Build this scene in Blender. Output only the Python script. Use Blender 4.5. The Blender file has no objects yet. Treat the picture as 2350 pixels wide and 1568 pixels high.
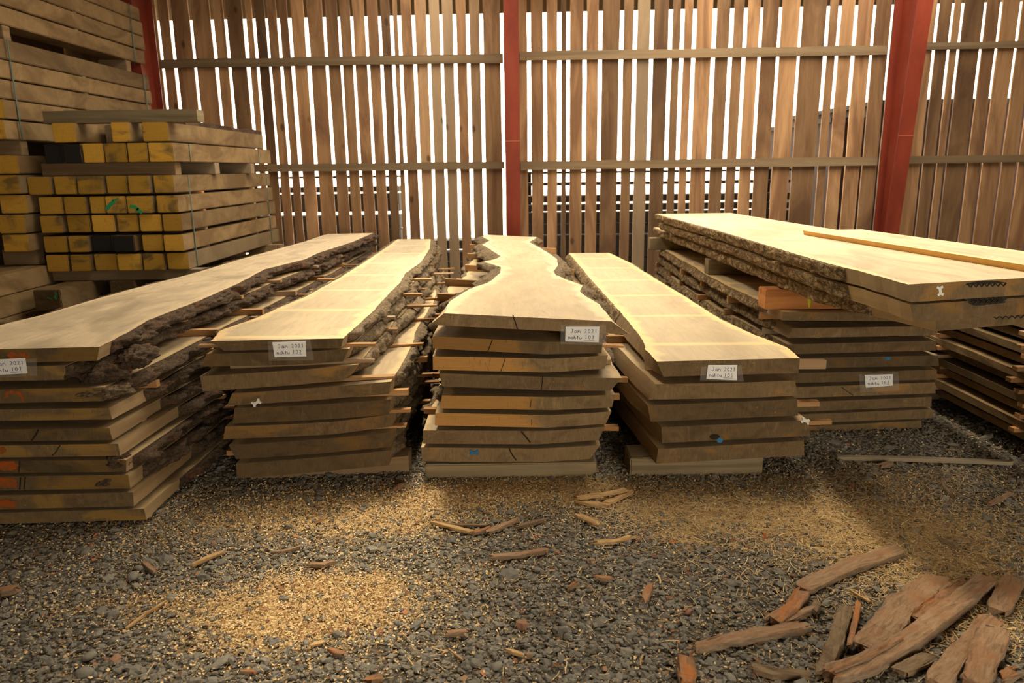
import bpy, math, random
import numpy as np
from mathutils import Vector, Matrix, noise as mn

random.seed(7)
rng = np.random.default_rng(11)
SC = bpy.context.scene
COL = SC.collection
ORD = ['first', 'second', 'third', 'fourth', 'fifth', 'sixth', 'seventh', 'eighth', 'ninth', 'tenth', 'eleventh', 'twelfth']

# ------------------------------------------------------------------ camera
FPX = 1714.0
PITCH = math.radians(13.04)
ROLL = math.radians(0.75)
CAMH = 1.6
cF = np.array([0, math.cos(PITCH), -math.sin(PITCH)])
cU = np.array([0, math.sin(PITCH), math.cos(PITCH)])
cR = np.array([1.0, 0, 0])
CAM = np.array([0, 0, CAMH])


def ray(u, v):
    a = (u - 1175) / FPX
    b = -(v - 784) / FPX
    return cF + (a * math.cos(ROLL) + b * math.sin(ROLL)) * cR + (-a * math.sin(ROLL) + b * math.cos(ROLL)) * cU


def onz(u, v, z, k=0.0):
    """point where the sight line meets the plane Z = z + k*(Y-3.7)"""
    d = ray(u, v)
    t = (z - 3.7 * k - CAMH) / (d[2] - k * d[1])
    return CAM + t * d


def ony(u, v, y, k=0.0):
    """point where the sight line meets the plane Y = y + k*X"""
    d = ray(u, v)
    t = y / (d[1] - k * d[0])
    return CAM + t * d


cam_data = bpy.data.cameras.new('camera')
cam = bpy.data.objects.new('camera', cam_data)
COL.objects.link(cam)
ax = cR * math.cos(ROLL) - cU * math.sin(ROLL)
ay = cR * math.sin(ROLL) + cU * math.cos(ROLL)
az = -cF
cam.matrix_world = Matrix(((ax[0], ay[0], az[0], 0), (ax[1], ay[1], az[1], 0), (ax[2], ay[2], az[2], CAMH), (0, 0, 0, 1)))
cam_data.sensor_width = 36
cam_data.lens = FPX / 2350 * 36
cam_data.clip_start = 0.05
cam_data.dof.use_dof = True
cam_data.dof.focus_distance = 3.6
cam_data.dof.aperture_fstop = 3.5
SC.camera = cam


# ------------------------------------------------------------------ materials
class NT:
    def __init__(self, name):
        self.m = bpy.data.materials.new(name)
        self.m.use_nodes = True
        self.t = self.m.node_tree
        self.t.nodes.clear()
        self.out = self.n('ShaderNodeOutputMaterial')
        self.b = self.n('ShaderNodeBsdfPrincipled')
        self.l(self.b.outputs[0], self.out.inputs[0])
        self.b.inputs['Roughness'].default_value = 0.8
        self.b.inputs['Specular IOR Level'].default_value = 0.25

    def n(self, t, **kw):
        x = self.t.nodes.new(t)
        for k, v in kw.items():
            setattr(x, k, v)
        return x

    def l(self, a, b):
        self.t.links.new(a, b)

    def coord(self, scale, kind='Object', rnd=True):
        tc = self.n('ShaderNodeTexCoord')
        mp = self.n('ShaderNodeMapping')
        mp.inputs['Scale'].default_value = scale
        self.l(tc.outputs[kind], mp.inputs['Vector'])
        if rnd:
            oi = self.n('ShaderNodeObjectInfo')
            mu = self.n('ShaderNodeMath', operation='MULTIPLY')
            mu.inputs[1].default_value = 37.0
            self.l(oi.outputs['Random'], mu.inputs[0])
            self.l(mu.outputs[0], mp.inputs['Location'])
        return mp.outputs[0]

    def noise(self, vec, scale=5.0, detail=4.0, rough=0.55, dist=0.0):
        x = self.n('ShaderNodeTexNoise')
        x.inputs['Scale'].default_value = scale
        x.inputs['Detail'].default_value = detail
        x.inputs['Roughness'].default_value = rough
        x.inputs['Distortion'].default_value = dist
        self.l(vec, x.inputs['Vector'])
        return x.outputs['Fac']

    def ramp(self, fac, stops):
        r = self.n('ShaderNodeValToRGB')
        el = r.color_ramp.elements
        while len(el) < len(stops):
            el.new(0.5)
        for e, (p, c) in zip(el, stops):
            e.position = p
            e.color = (c[0], c[1], c[2], 1) if isinstance(c, (tuple, list)) else (c, c, c, 1)
        self.l(fac, r.inputs[0])
        return r.outputs[0]

    def mix(self, fac, a, b, mode='MIX'):
        m = self.n('ShaderNodeMix', data_type='RGBA', blend_type=mode)
        for sock, val in ((m.inputs[0], fac), (m.inputs[6], a), (m.inputs[7], b)):
            if isinstance(val, (int, float)):
                sock.default_value = val
            elif isinstance(val, (tuple, list)):
                sock.default_value = (val[0], val[1], val[2], 1)
            else:
                self.l(val, sock)
        return m.outputs[2]

    def math(self, op, a, b=0.0, clamp=False):
        m = self.n('ShaderNodeMath', operation=op)
        m.use_clamp = clamp
        for sock, val in ((m.inputs[0], a), (m.inputs[1], b)):
            if isinstance(val, (int, float)):
                sock.default_value = val
            else:
                self.l(val, sock)
        return m.outputs[0]

    def maprange(self, v, a, b, c=0.0, d=1.0):
        m = self.n('ShaderNodeMapRange')
        self.l(v, m.inputs[0])
        for i, x in enumerate((a, b, c, d)):
            m.inputs[i + 1].default_value = x
        return m.outputs[0]

    def attr(self, name):
        a = self.n('ShaderNodeAttribute', attribute_name=name)
        return a.outputs['Fac']

    def rnd(self):
        return self.n('ShaderNodeObjectInfo').outputs['Random']

    def bump(self, h, strength=0.3, dist=0.01):
        bp = self.n('ShaderNodeBump')
        bp.inputs['Strength'].default_value = strength
        bp.inputs['Distance'].default_value = dist
        self.l(h, bp.inputs['Height'])
        self.l(bp.outputs[0], self.b.inputs['Normal'])

    def color(self, c):
        if isinstance(c, (tuple, list)):
            self.b.inputs['Base Color'].default_value = (c[0], c[1], c[2], 1)
        else:
            self.l(c, self.b.inputs['Base Color'])


def plain(name, c, rough=0.7, metal=0.0):
    t = NT(name)
    t.color(c)
    t.b.inputs['Roughness'].default_value = rough
    t.b.inputs['Metallic'].default_value = metal
    return t.m


M = {}


def slab_top_mat(name, heart, sap, sapw, bands, stain=0.35):
    t = NT(name)
    v = t.coord((1, 0.16, 1))
    g = t.noise(v, 26, 6, 0.65, 0.6)
    big = t.noise(t.coord((1, 0.5, 1)), 3.2, 3, 0.55, 0.8)
    col = t.ramp(g, [(0.25, [c * 0.80 for c in heart]), (0.55, heart), (0.8, [min(1, c * 1.10) for c in heart])])
    col = t.mix(t.math('MULTIPLY', t.ramp(big, [(0.44, 0), (0.66, 1)]), stain), col, [c * 0.55 for c in heart])
    stx = t.noise(t.coord((1, 0.30, 1)), 13, 5, 0.7, 1.6)
    col = t.mix(t.math('MULTIPLY', t.ramp(stx, [(0.56, 0), (0.70, 1)]), stain * 0.8), col, [c * 0.6 for c in heart])
    e = t.attr('edge')
    wob = t.noise(t.coord((1, 0.7, 1)), 7, 3)
    e2 = t.math('ADD', e, t.math('MULTIPLY', t.math('SUBTRACT', wob, 0.5), sapw * 3.0))
    sf = t.maprange(e2, sapw * 0.45, sapw * 1.15, 0.85, 0)
    col = t.mix(sf, col, t.mix(g, sap, [min(1, c * 1.08) for c in sap]))
    if bands:
        al = t.attr('along')
        al = t.math('ADD', al, t.math('MULTIPLY', t.math('SUBTRACT', wob, 0.5), 0.03))
        f = t.math('FRACT', t.math('DIVIDE', t.math('ADD', al, bands[1]), bands[0]))
        d = t.math('ABSOLUTE', t.math('SUBTRACT', f, 0.5))
        bf = t.maprange(d, 0.015, 0.06, 0.8, 0)
        col = t.mix(bf, col, sap)
    t.color(col)
    t.b.inputs['Roughness'].default_value = 0.65
    t.bump(g, 0.15, 0.004)
    return t.m


def end_mat(name, dusty, warm, cover, side=None):
    """end-grain of the slabs: dusty grey-brown with patches of fresher orange wood"""
    t = NT(name)
    v = t.coord((1, 1, 2.2))
    big = t.noise(v, 2.6, 4, 0.5, 1.2)
    if side is not None:
        tc = t.n('ShaderNodeTexCoord')
        sx = t.n('ShaderNodeSeparateXYZ')
        t.l(tc.outputs['Object'], sx.inputs[0])
        big = t.math('ADD', t.math('MULTIPLY', big, 0.45), t.maprange(sx.outputs[0], side - 0.25, side + 0.3, 0.0, 0.62))
    fine = t.noise(t.coord((4, 6, 45)), 2.2, 6, 0.6, 1.5)
    rad = t.noise(t.coord((18, 18, 4)), 3.0, 5, 0.65, 1.8)
    mid = t.noise(t.coord((1, 1, 1.6)), 7, 4, 0.6, 1.0)
    w = t.mix(fine, [c * 0.62 for c in warm], warm)
    d = t.mix(rad, [c * 0.60 for c in dusty], [min(1, c * 1.30) for c in dusty])
    d = t.mix(t.ramp(mid, [(0.50, 0), (0.70, 0.7)]), d, [c * 0.5 for c in dusty])
    d = t.mix(t.ramp(t.noise(t.coord((3, 3, 1)), 4, 5, 0.7, 2.0), [(0.55, 0), (0.72, 0.6)]), d, [min(1, c * 1.7) for c in dusty])
    col = t.mix(t.ramp(big, [(cover - 0.06, 1), (cover + 0.06, 0)]), d, w)
    sw = t.noise(t.coord((70, 20, 14)), 1.6, 3, 0.6, 0.6)
    col = t.mix(t.ramp(sw, [(0.60, 0), (0.75, 0.55)]), col, [c * 0.4 for c in dusty])
    spots = t.noise(t.coord((1, 1, 1)), 60, 2)
    col = t.mix(t.ramp(spots, [(0.70, 0), (0.78, 0.5)]), col, (0.42, 0.30, 0.15))
    col = t.mix(1.0, col, t.ramp(t.rnd(), [(0, 0.70), (1, 1.35)]), 'MULTIPLY')
    t.color(col)
    t.b.inputs['Roughness'].default_value = 0.85
    t.bump(rad, 0.25, 0.004)
    return t.m


def bark_mat(name, dark, light, red=0.0, ridged=False):
    t = NT(name)
    v = t.coord((1, 0.6, 1))
    nz = t.noise(v, 9, 4, 0.65, 1.2)
    n2 = t.noise(v, 55, 7, 0.78, 0.9)
    h = n2
    if ridged:
        vo = t.n('ShaderNodeTexVoronoi', feature='DISTANCE_TO_EDGE')
        vo.inputs['Scale'].default_value = 24
        wv = t.noise(v, 16, 5, 0.7, 0.5)
        cb = t.n('ShaderNodeCombineXYZ')
        for i, k in enumerate((0.16, 0.10, 0.16)):
            t.l(t.math('MULTIPLY', wv, k), cb.inputs[i])
        ad = t.n('ShaderNodeVectorMath', operation='ADD')
        t.l(t.coord((1, 0.45, 1.1)), ad.inputs[0])
        t.l(cb.outputs[0], ad.inputs[1])
        t.l(ad.outputs[0], vo.inputs['Vector'])
        h = t.math('ADD', t.math('MULTIPLY', t.maprange(vo.outputs['Distance'], 0, 0.28), 0.26), t.math('MULTIPLY', n2, 0.8))
    n3 = t.noise(t.coord((1, 0.5, 1)), 190, 3, 0.7)
    h = t.math('ADD', t.math('MULTIPLY', h, 0.7), t.math('MULTIPLY', n3, 0.3))
    col = t.ramp(h, [(0.34, [c * 0.3 for c in dark]), (0.46, dark), (0.60, light), (0.72, [min(1, c * 1.5) for c in light])])
    if red:
        col = t.mix(t.math('MULTIPLY', t.ramp(nz, [(0.58, 0), (0.70, 1)]), red), col, (0.26, 0.095, 0.04))
    t.color(col)
    t.b.inputs['Roughness'].default_value = 0.95
    t.bump(h, 0.9, 0.016)
    return t.m


def plank_mat(name, cols, scale=(1, 1, 0.1), knots=True, var=0.5, bump=0.2):
    """sawn softwood with long grain along the small scale axis, colour differs from object to object"""
    t = NT(name)
    v = t.coord(scale)
    g = t.noise(v, 20, 6, 0.65, 0.8)
    big = t.noise(t.coord((scale[0] * 0.7, scale[1] * 0.7, scale[2] * 2)), 5, 4, 0.6, 1.0)
    col = t.mix(t.ramp(g, [(0.25, 0), (0.75, 1)]), cols[0], cols[1])
    col = t.mix(t.math('MULTIPLY', t.ramp(big, [(0.42, 0), (0.62, 1)]), 0.75), col, cols[2])
    r = t.rnd()
    tone = t.ramp(r, [(0.0, 1 - var), (0.5, 1.0), (1.0, 1 + var * 0.5)])
    col = t.mix(1.0, col, tone, 'MULTIPLY')
    r2 = t.math('FRACT', t.math('MULTIPLY', r, 7.31))
    grey = t.ramp(r2, [(0.80, 0), (0.9, 0.6)])
    col = t.mix(grey, col, cols[3])
    if knots:
        vo = t.n('ShaderNodeTexVoronoi')
        vo.inputs['Scale'].default_value = 3.2
        t.l(t.coord((1.0, 1.0, 0.55) if scale[2] < scale[1] else (1, 0.55, 1)), vo.inputs['Vector'])
        col = t.mix(t.ramp(vo.outputs['Distance'], [(0.05, 0.8), (0.10, 0)]), col, [c * 0.35 for c in cols[2]])
    t.color(col)
    t.b.inputs['Roughness'].default_value = 0.8
    t.bump(g, bump, 0.004)
    return t.m


M['top_grey'] = slab_top_mat('slab_face_grey', (0.62, 0.50, 0.34), (0.66, 0.52, 0.33), 0.035, None, 0.85)
M['top_band'] = slab_top_mat('slab_face_banded', (0.46, 0.37, 0.24), (0.72, 0.51, 0.28), 0.05, (0.72, 0.30), 0.25)
M['top_burl'] = slab_top_mat('slab_face_burl', (0.56, 0.44, 0.28), (0.74, 0.58, 0.36), 0.06, None, 0.4)
M['top_pale'] = slab_top_mat('slab_face_pale', (0.53, 0.42, 0.27), (0.78, 0.57, 0.28), 0.055, (0.80, 0.05), 0.22)
M['top_plain'] = slab_top_mat('slab_face_plain', (0.36, 0.275, 0.17), (0.50, 0.37, 0.20), 0.045, None, 0.5)
M['top_cross'] = slab_top_mat('slab_face_clear', (0.52, 0.41, 0.27), (0.58, 0.45, 0.26), 0.05, None, 0.7)
M['end_dusty'] = end_mat('end_grain_dusty', (0.165, 0.112, 0.058), (0.30, 0.17, 0.06), 0.38)
M['end_left'] = end_mat('end_grain_ochre', (0.14, 0.097, 0.05), (0.28, 0.17, 0.05), 0.46)
M['end_mid'] = end_mat('end_grain_orange', (0.20, 0.14, 0.072), (0.46, 0.25, 0.08), 0.50, 0.02)
M['end_mid_dusty'] = end_mat('end_grain_brown', (0.21, 0.145, 0.078), (0.36, 0.21, 0.08), 0.36)
M['end_pale'] = end_mat('end_grain_pale', (0.30, 0.22, 0.13), (0.36, 0.25, 0.12), 0.4)
M['cut'] = plank_mat('fresh_cut_edge', [(0.30, 0.21, 0.115), (0.42, 0.30, 0.17), (0.24, 0.155, 0.08), (0.3, 0.24, 0.15)], (1, 0.12, 1), False, 0.15)
M['bark'] = bark_mat('bark_brown', (0.075, 0.048, 0.030), (0.17, 0.118, 0.078), 0.7)
M['bark_grey'] = bark_mat('bark_greyish', (0.13, 0.092, 0.055), (0.32, 0.245, 0.155), 0.15)
M['bark_pale'] = bark_mat('bark_ridged', (0.15, 0.098, 0.05), (0.38, 0.275, 0.15), 0.2, True)
M['lath'] = plank_mat('spacer_lath_wood', [(0.36, 0.20, 0.085), (0.50, 0.31, 0.15), (0.36, 0.17, 0.06), (0.32, 0.26, 0.19)], (0.12, 1, 1), False, 0.45)
M['bearer'] = plank_mat('bearer_wood', [(0.26, 0.18, 0.10), (0.36, 0.26, 0.15), (0.20, 0.12, 0.06), (0.28, 0.23, 0.17)], (0.15, 1, 1), False, 0.3)
M['cut_light'] = plank_mat('pale_cut_edge', [(0.44, 0.31, 0.155), (0.56, 0.41, 0.21), (0.36, 0.24, 0.12), (0.4, 0.32, 0.2)], (1, 0.12, 1), False, 0.12)
M['orange_beam'] = plank_mat('douglas_beam', [(0.46, 0.19, 0.06), (0.60, 0.28, 0.10), (0.30, 0.10, 0.03), (0.46, 0.19, 0.06)], (0.2, 1, 1), False, 0.1)
M['grey_beam'] = plank_mat('weathered_beam', [(0.25, 0.20, 0.12), (0.36, 0.29, 0.18), (0.16, 0.12, 0.07), (0.3, 0.26, 0.2)], (0.15, 1, 1), False, 0.3)
M['board'] = plank_mat('wall_board_wood', [(0.25, 0.14, 0.07), (0.41, 0.25, 0.135), (0.13, 0.064, 0.034), (0.27, 0.22, 0.155)], (1, 1, 0.06), True, 0.6)
M['rail'] = plank_mat('rail_wood', [(0.16, 0.115, 0.07), (0.25, 0.18, 0.11), (0.12, 0.085, 0.05), (0.2, 0.16, 0.11)], (0.06, 1, 1), False, 0.2)
M['sleeper'] = plank_mat('sleeper_side', [(0.20, 0.132, 0.062), (0.28, 0.188, 0.09), (0.115, 0.068, 0.028), (0.17, 0.13, 0.08)], (1, 0.45, 0.35), False, 0.3)
M['sleeper_end'] = end_mat('sleeper_end_yellow', (0.24, 0.16, 0.05), (0.64, 0.37, 0.055), 0.62)
M['sleeper_black'] = plain('sealed_black_end', (0.018, 0.017, 0.017), 0.7)
M['strap'] = plain('green_plastic_strap', (0.05, 0.10, 0.085), 0.4)
M['paper'] = plain('white_paper', (0.90, 0.92, 0.96), 0.7)
M['ink'] = plain('blue_ink', (0.03, 0.06, 0.22), 0.6)
M['white_plastic'] = plain('white_plastic', (0.75, 0.76, 0.75), 0.45)
M['blue_plastic'] = plain('blue_plastic', (0.02, 0.18, 0.42), 0.45)
M['black_steel'] = plain('blackened_steel', (0.035, 0.03, 0.026), 0.5, 0.3)
M['black_stain'] = plain('iron_stain', (0.03, 0.026, 0.02), 0.9)
def paint(name, a, b):
    t = NT(name)
    t.color(t.mix(t.ramp(t.noise(t.coord((1, 1, 1)), 45, 5, 0.7), [(0.4, 0), (0.62, 1)]), a, b))
    return t.m


M['orange_paint'] = paint('orange_spray_paint', (0.42, 0.09, 0.012), (0.20, 0.085, 0.03))
M['green_paint'] = plain('green_spray_paint', (0.03, 0.30, 0.12), 0.8)
M['yellow_paint'] = plain('yellow_crayon', (0.62, 0.65, 0.03), 0.75)
M['crack'] = plain('crack_dark', (0.03, 0.02, 0.012), 1.0)
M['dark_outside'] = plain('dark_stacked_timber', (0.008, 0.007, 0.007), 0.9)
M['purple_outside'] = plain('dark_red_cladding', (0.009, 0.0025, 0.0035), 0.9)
M['eave'] = plain('eave_board', (0.09, 0.07, 0.04), 0.8)
M['roofing'] = plain('roof_sheet', (0.30, 0.27, 0.22), 0.8)
M['ground_out'] = plain('yard_ground', (0.42, 0.40, 0.36), 0.9)
M['dark_wall'] = plain('side_wall_boards', (0.20, 0.13, 0.07), 0.85)


def red_steel():
    t = NT('red_oxide_steel')
    n1 = t.noise(t.coord((1, 1, 0.3)), 5, 4, 0.6, 0.5)
    t.color(t.ramp(n1, [(0.3, (0.15, 0.024, 0.014)), (0.6, (0.22, 0.038, 0.020)), (0.8, (0.21, 0.05, 0.03))]))
    t.b.inputs['Roughness'].default_value = 0.5
    return t.m


M['red'] = red_steel()


def plastic_mat():
    t = NT('clear_sleeve')
    t.color((0.9, 0.9, 0.9))
    t.b.inputs['Roughness'].default_value = 0.18
    t.b.inputs['Specular IOR Level'].default_value = 0.5
    t.b.inputs['Alpha'].default_value = 0.10
    t.bump(t.noise(t.coord((1, 1, 1)), 28, 3), 0.5, 0.01)
    return t.m


M['sleeve'] = plastic_mat()


def stone_mat():
    t = NT('basalt_gravel')
    r = t.attr('tone')
    col = t.ramp(r, [(0.0, (0.085, 0.082, 0.076)), (0.5, (0.165, 0.158, 0.143)), (0.85, (0.25, 0.23, 0.195)), (0.93, (0.26, 0.20, 0.14)), (1.0, (0.27, 0.12, 0.06))])
    n1 = t.noise(t.coord((1, 1, 1), rnd=False), 140, 3)
    col = t.mix(t.math('MULTIPLY', n1, 0.55), col, (0.21, 0.195, 0.16))
    t.color(col)
    t.b.inputs['Roughness'].default_value = 0.8
    t.bump(n1, 0.4, 0.004)
    return t.m


def chip_mat(name, stops):
    t = NT(name)
    t.color(t.ramp(t.attr('tone'), stops))
    t.b.inputs['Roughness'].default_value = 0.8
    return t.m


M['stone'] = stone_mat()
M['dust'] = chip_mat('sawdust_flakes', [(0, (0.40, 0.26, 0.12)), (0.4, (0.66, 0.49, 0.26)), (0.85, (0.80, 0.64, 0.38)), (1.0, (0.50, 0.22, 0.08))])
M['straw'] = chip_mat('wood_shavings', [(0, (0.34, 0.21, 0.09)), (0.5, (0.54, 0.38, 0.18)), (1.0, (0.72, 0.56, 0.32))])
M['crumb'] = chip_mat('bark_crumbs', [(0, (0.10, 0.05, 0.03)), (0.5, (0.24, 0.11, 0.05)), (0.85, (0.33, 0.20, 0.11)), (1, (0.42, 0.12, 0.04))])


def bark_piece_mat(name, a, b, c):
    t = NT(name)
    v = t.coord((1, 0.18, 1))
    g = t.noise(v, 60, 6, 0.7, 1.0)
    big = t.noise(t.coord((1, 0.5, 1)), 14, 4, 0.6, 1.0)
    col = t.ramp(g, [(0.3, [x * 0.5 for x in a]), (0.5, a), (0.75, b)])
    col = t.mix(t.ramp(big, [(0.5, 0), (0.66, 0.8)]), col, c)
    t.color(col)
    t.b.inputs['Roughness'].default_value = 0.9
    t.bump(g, 0.6, 0.006)
    return t.m


M['piece'] = bark_piece_mat('inner_bark', (0.29, 0.185, 0.112), (0.41, 0.285, 0.185), (0.28, 0.14, 0.07))
M['piece_orange'] = bark_piece_mat('inner_bark_orange', (0.28, 0.15, 0.08), (0.40, 0.25, 0.15), (0.42, 0.15, 0.04))
M['piece_grey'] = bark_piece_mat('outer_bark', (0.20, 0.14, 0.085), (0.30, 0.22, 0.14), (0.13, 0.085, 0.05))
M['piece_pale'] = bark_piece_mat('splinter_wood', (0.46, 0.30, 0.14), (0.62, 0.45, 0.24), (0.38, 0.20, 0.08))
M['piece_side'] = bark_piece_mat('bark_strip_edge', (0.24, 0.175, 0.12), (0.34, 0.265, 0.19), (0.20, 0.12, 0.07))
M['slate'] = plain('dark_grey_lath', (0.055, 0.055, 0.055), 0.8)


# ------------------------------------------------------------------ floor material
# sawdust / shavings lie in patches: world-space density used both for the flakes and the ground under them
PATCHES = []   # (x, y, sx, sy, weight)


def patch(u, v, su, sv, w):
    p = onz(u, v, 0)
    q = onz(u + su, v, 0)
    r1 = onz(u, v - sv, 0)
    r2 = onz(u, v + sv, 0)
    PATCHES.append((p[0], p[1], abs(q[0] - p[0]), max(0.05, abs(r1[1] - r2[1]) / 2), w))


patch(730, 1390, 250, 85, 1.5)
patch(600, 1420, 110, 40, 0.6)
patch(800, 1350, 100, 30, 0.5)
patch(300, 1390, 190, 40, 0.60)
patch(560, 1490, 120, 30, 0.35)
patch(880, 1210, 190, 45, 0.62)
patch(600, 1200, 200, 50, 0.40)
patch(1100, 1320, 110, 40, 0.35)
patch(1120, 1130, 260, 30, 0.8)
patch(250, 1280, 200, 50, 0.22)
patch(640, 1150, 330, 40, 0.5)
patch(1000, 1170, 320, 45, 0.5)
patch(400, 1210, 260, 40, 0.3)
NP_SAW = len(PATCHES)
patch(1600, 1170, 240, 50, 1.0)
patch(2020, 1210, 360, 90, 1.1)
patch(2200, 1330, 220, 80, 0.7)
patch(1560, 1240, 60, 26, 0.6)
patch(2000, 1100, 350, 26, 0.5)
patch(1280, 1115, 200, 26, 0.75)
patch(2250, 1450, 150, 60, 0.5)


def dens(x, y, sel):
    s = np.zeros_like(x)
    for (px, py, sx, sy, w) in PATCHES[sel]:
        s += w * np.exp(-((x - px) / sx) ** 2 - ((y - py) / sy) ** 2)
    return s


def floor_mat():
    t = NT('gravel_floor')
    geo = t.n('ShaderNodeNewGeometry')
    vo = t.n('ShaderNodeTexVoronoi')
    vo.inputs['Scale'].default_value = 70
    t.l(geo.outputs['Position'], vo.inputs['Vector'])
    sep = t.n('ShaderNodeSeparateColor')
    t.l(vo.outputs['Color'], sep.inputs[0])
    st = t.ramp(sep.outputs[0], [(0, (0.05, 0.046, 0.04)), (0.6, (0.11, 0.10, 0.085)), (0.9, (0.18, 0.155, 0.11)), (1, (0.2, 0.1, 0.05))])
    n1 = t.noise(geo.outputs['Position'], 160, 3)
    n2 = t.noise(geo.outputs['Position'], 9, 5, 0.7)
    saw = t.attr('saw')
    f = t.math('ADD', saw, t.math('MULTIPLY', t.math('SUBTRACT', n2, 0.5), 1.2))
    f = t.maprange(f, 0.35, 0.85)
    tan = t.mix(n1, (0.30, 0.19, 0.085), (0.66, 0.49, 0.25))
    col = t.mix(f, st, tan)
    # away from patches a thin scatter of dust and brown humus
    sc = t.ramp(n1, [(0.60, 0), (0.70, 0.7)])
    col = t.mix(sc, col, (0.34, 0.22, 0.11))
    t.color(col)
    t.b.inputs['Roughness'].default_value = 0.95
    h = t.math('ADD', vo.outputs['Distance'], t.math('MULTIPLY', n1, 0.4))
    t.bump(h, 0.8, 0.012)
    return t.m


M['floor'] = floor_mat()


# ------------------------------------------------------------------ object helpers
def link(name, me, parent=None):
    o = bpy.data.objects.new(name, me)
    COL.objects.link(o)
    if parent is not None:
        o.parent = parent
    return o


def mesh(name, verts, faces, mats, mi=None, smooth=False):
    me = bpy.data.meshes.new(name)
    me.from_pydata([tuple(map(float, v)) for v in verts], [], faces)
    for m in mats:
        me.materials.append(m)
    if mi is not None:
        me.polygons.foreach_set('material_index', mi)
    if smooth:
        me.polygons.foreach_set('use_smooth', [True] * len(faces))
    me.update()
    return me


def tag(o, label, cat, group=None):
    o['label'] = label
    o['category'] = cat
    if group:
        o['group'] = group
    return o


def empty(name, loc):
    o = bpy.data.objects.new(name, None)
    o.empty_display_size = 0.1
    o.location = loc
    COL.objects.link(o)
    return o


def struct(name, me):
    o = link(name, me)
    o['kind'] = 'structure'
    return o


BOXF = [(0, 3, 2, 1), (4, 5, 6, 7), (0, 1, 5, 4), (1, 2, 6, 5), (2, 3, 7, 6), (3, 0, 4, 7)]


def box_me(name, x0, x1, y0, y1, z0, z1, mats, bev=0.0, mi=None):
    v = [(x0, y0, z0), (x1, y0, z0), (x1, y1, z0), (x0, y1, z0), (x0, y0, z1), (x1, y0, z1), (x1, y1, z1), (x0, y1, z1)]
    me = mesh(name, v, BOXF, mats, mi)
    if bev:
        import bmesh
        bm = bmesh.new()
        bm.from_mesh(me)
        bmesh.ops.bevel(bm, geom=bm.edges[:], offset=bev, segments=2, affect='EDGES', clamp_overlap=True)
        bm.to_mesh(me)
        bm.free()
    return me


def hexa(name, bot, top, mats, mi=None):
    """box from 4 bottom and 4 top points"""
    return mesh(name, list(bot) + list(top), BOXF, mats, mi)


def join(parts):
    V, Fc = [], []
    for v, f in parts:
        o = len(V)
        V += list(v)
        Fc += [tuple(i + o for i in q) for q in f]
    return V, Fc


def boxvf(x0, x1, y0, y1, z0, z1):
    return ([(x0, y0, z0), (x1, y0, z0), (x1, y1, z0), (x0, y1, z0), (x0, y0, z1), (x1, y0, z1), (x1, y1, z1), (x0, y1, z1)], BOXF)


def rough_box(o_name, L, w, h, mat, parent=None, amp=0.004, seg=10, axis='y', seed=0.0):
    """hand-sawn bar: box with slightly wandering edges, local origin at base centre of its near end"""
    V, Fc, MI = [], [], []
    for i in range(seg + 1):
        s = i / seg * L
        j = [amp * mn.noise(Vector((s * 3 + seed, k * 5.1, seed))) for k in range(8)]
        for k, (a, b) in enumerate(((-w / 2, 0), (w / 2, 0), (w / 2, h), (-w / 2, h))):
            c = a + j[k]
            d = b + (j[k + 4] if b > 0 else 0)
            V.append((c, s, d) if axis == 'y' else (s, c, d))
    for i in range(seg):
        for k in range(4):
            q = (i * 4 + k, i * 4 + (k + 1) % 4, i * 4 + 4 + (k + 1) % 4, i * 4 + 4 + k)
            Fc.append(q[::-1] if axis == 'y' else q)
            MI.append(0)
    e = (0, 1, 2, 3)
    f = tuple(seg * 4 + k for k in (3, 2, 1, 0))
    if axis != 'y':
        e, f = e[::-1], f[::-1]
    Fc += [e, f]
    MI += [1 if isinstance(mat, list) else 0] * 2
    return link(o_name, mesh(o_name, V, Fc, mat if isinstance(mat, list) else [mat], MI), parent)


# ------------------------------------------------------------------ the slab builder
UC = [-1, -0.965, -0.91, -0.82, -0.6, -0.3, 0, 0.3, 0.6, 0.82, 0.91, 0.965, 1]


def fbm(x, y, z, o=4):
    return mn.fractal(Vector((x, y, z)), 0.8, 2.1, o)


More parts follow.
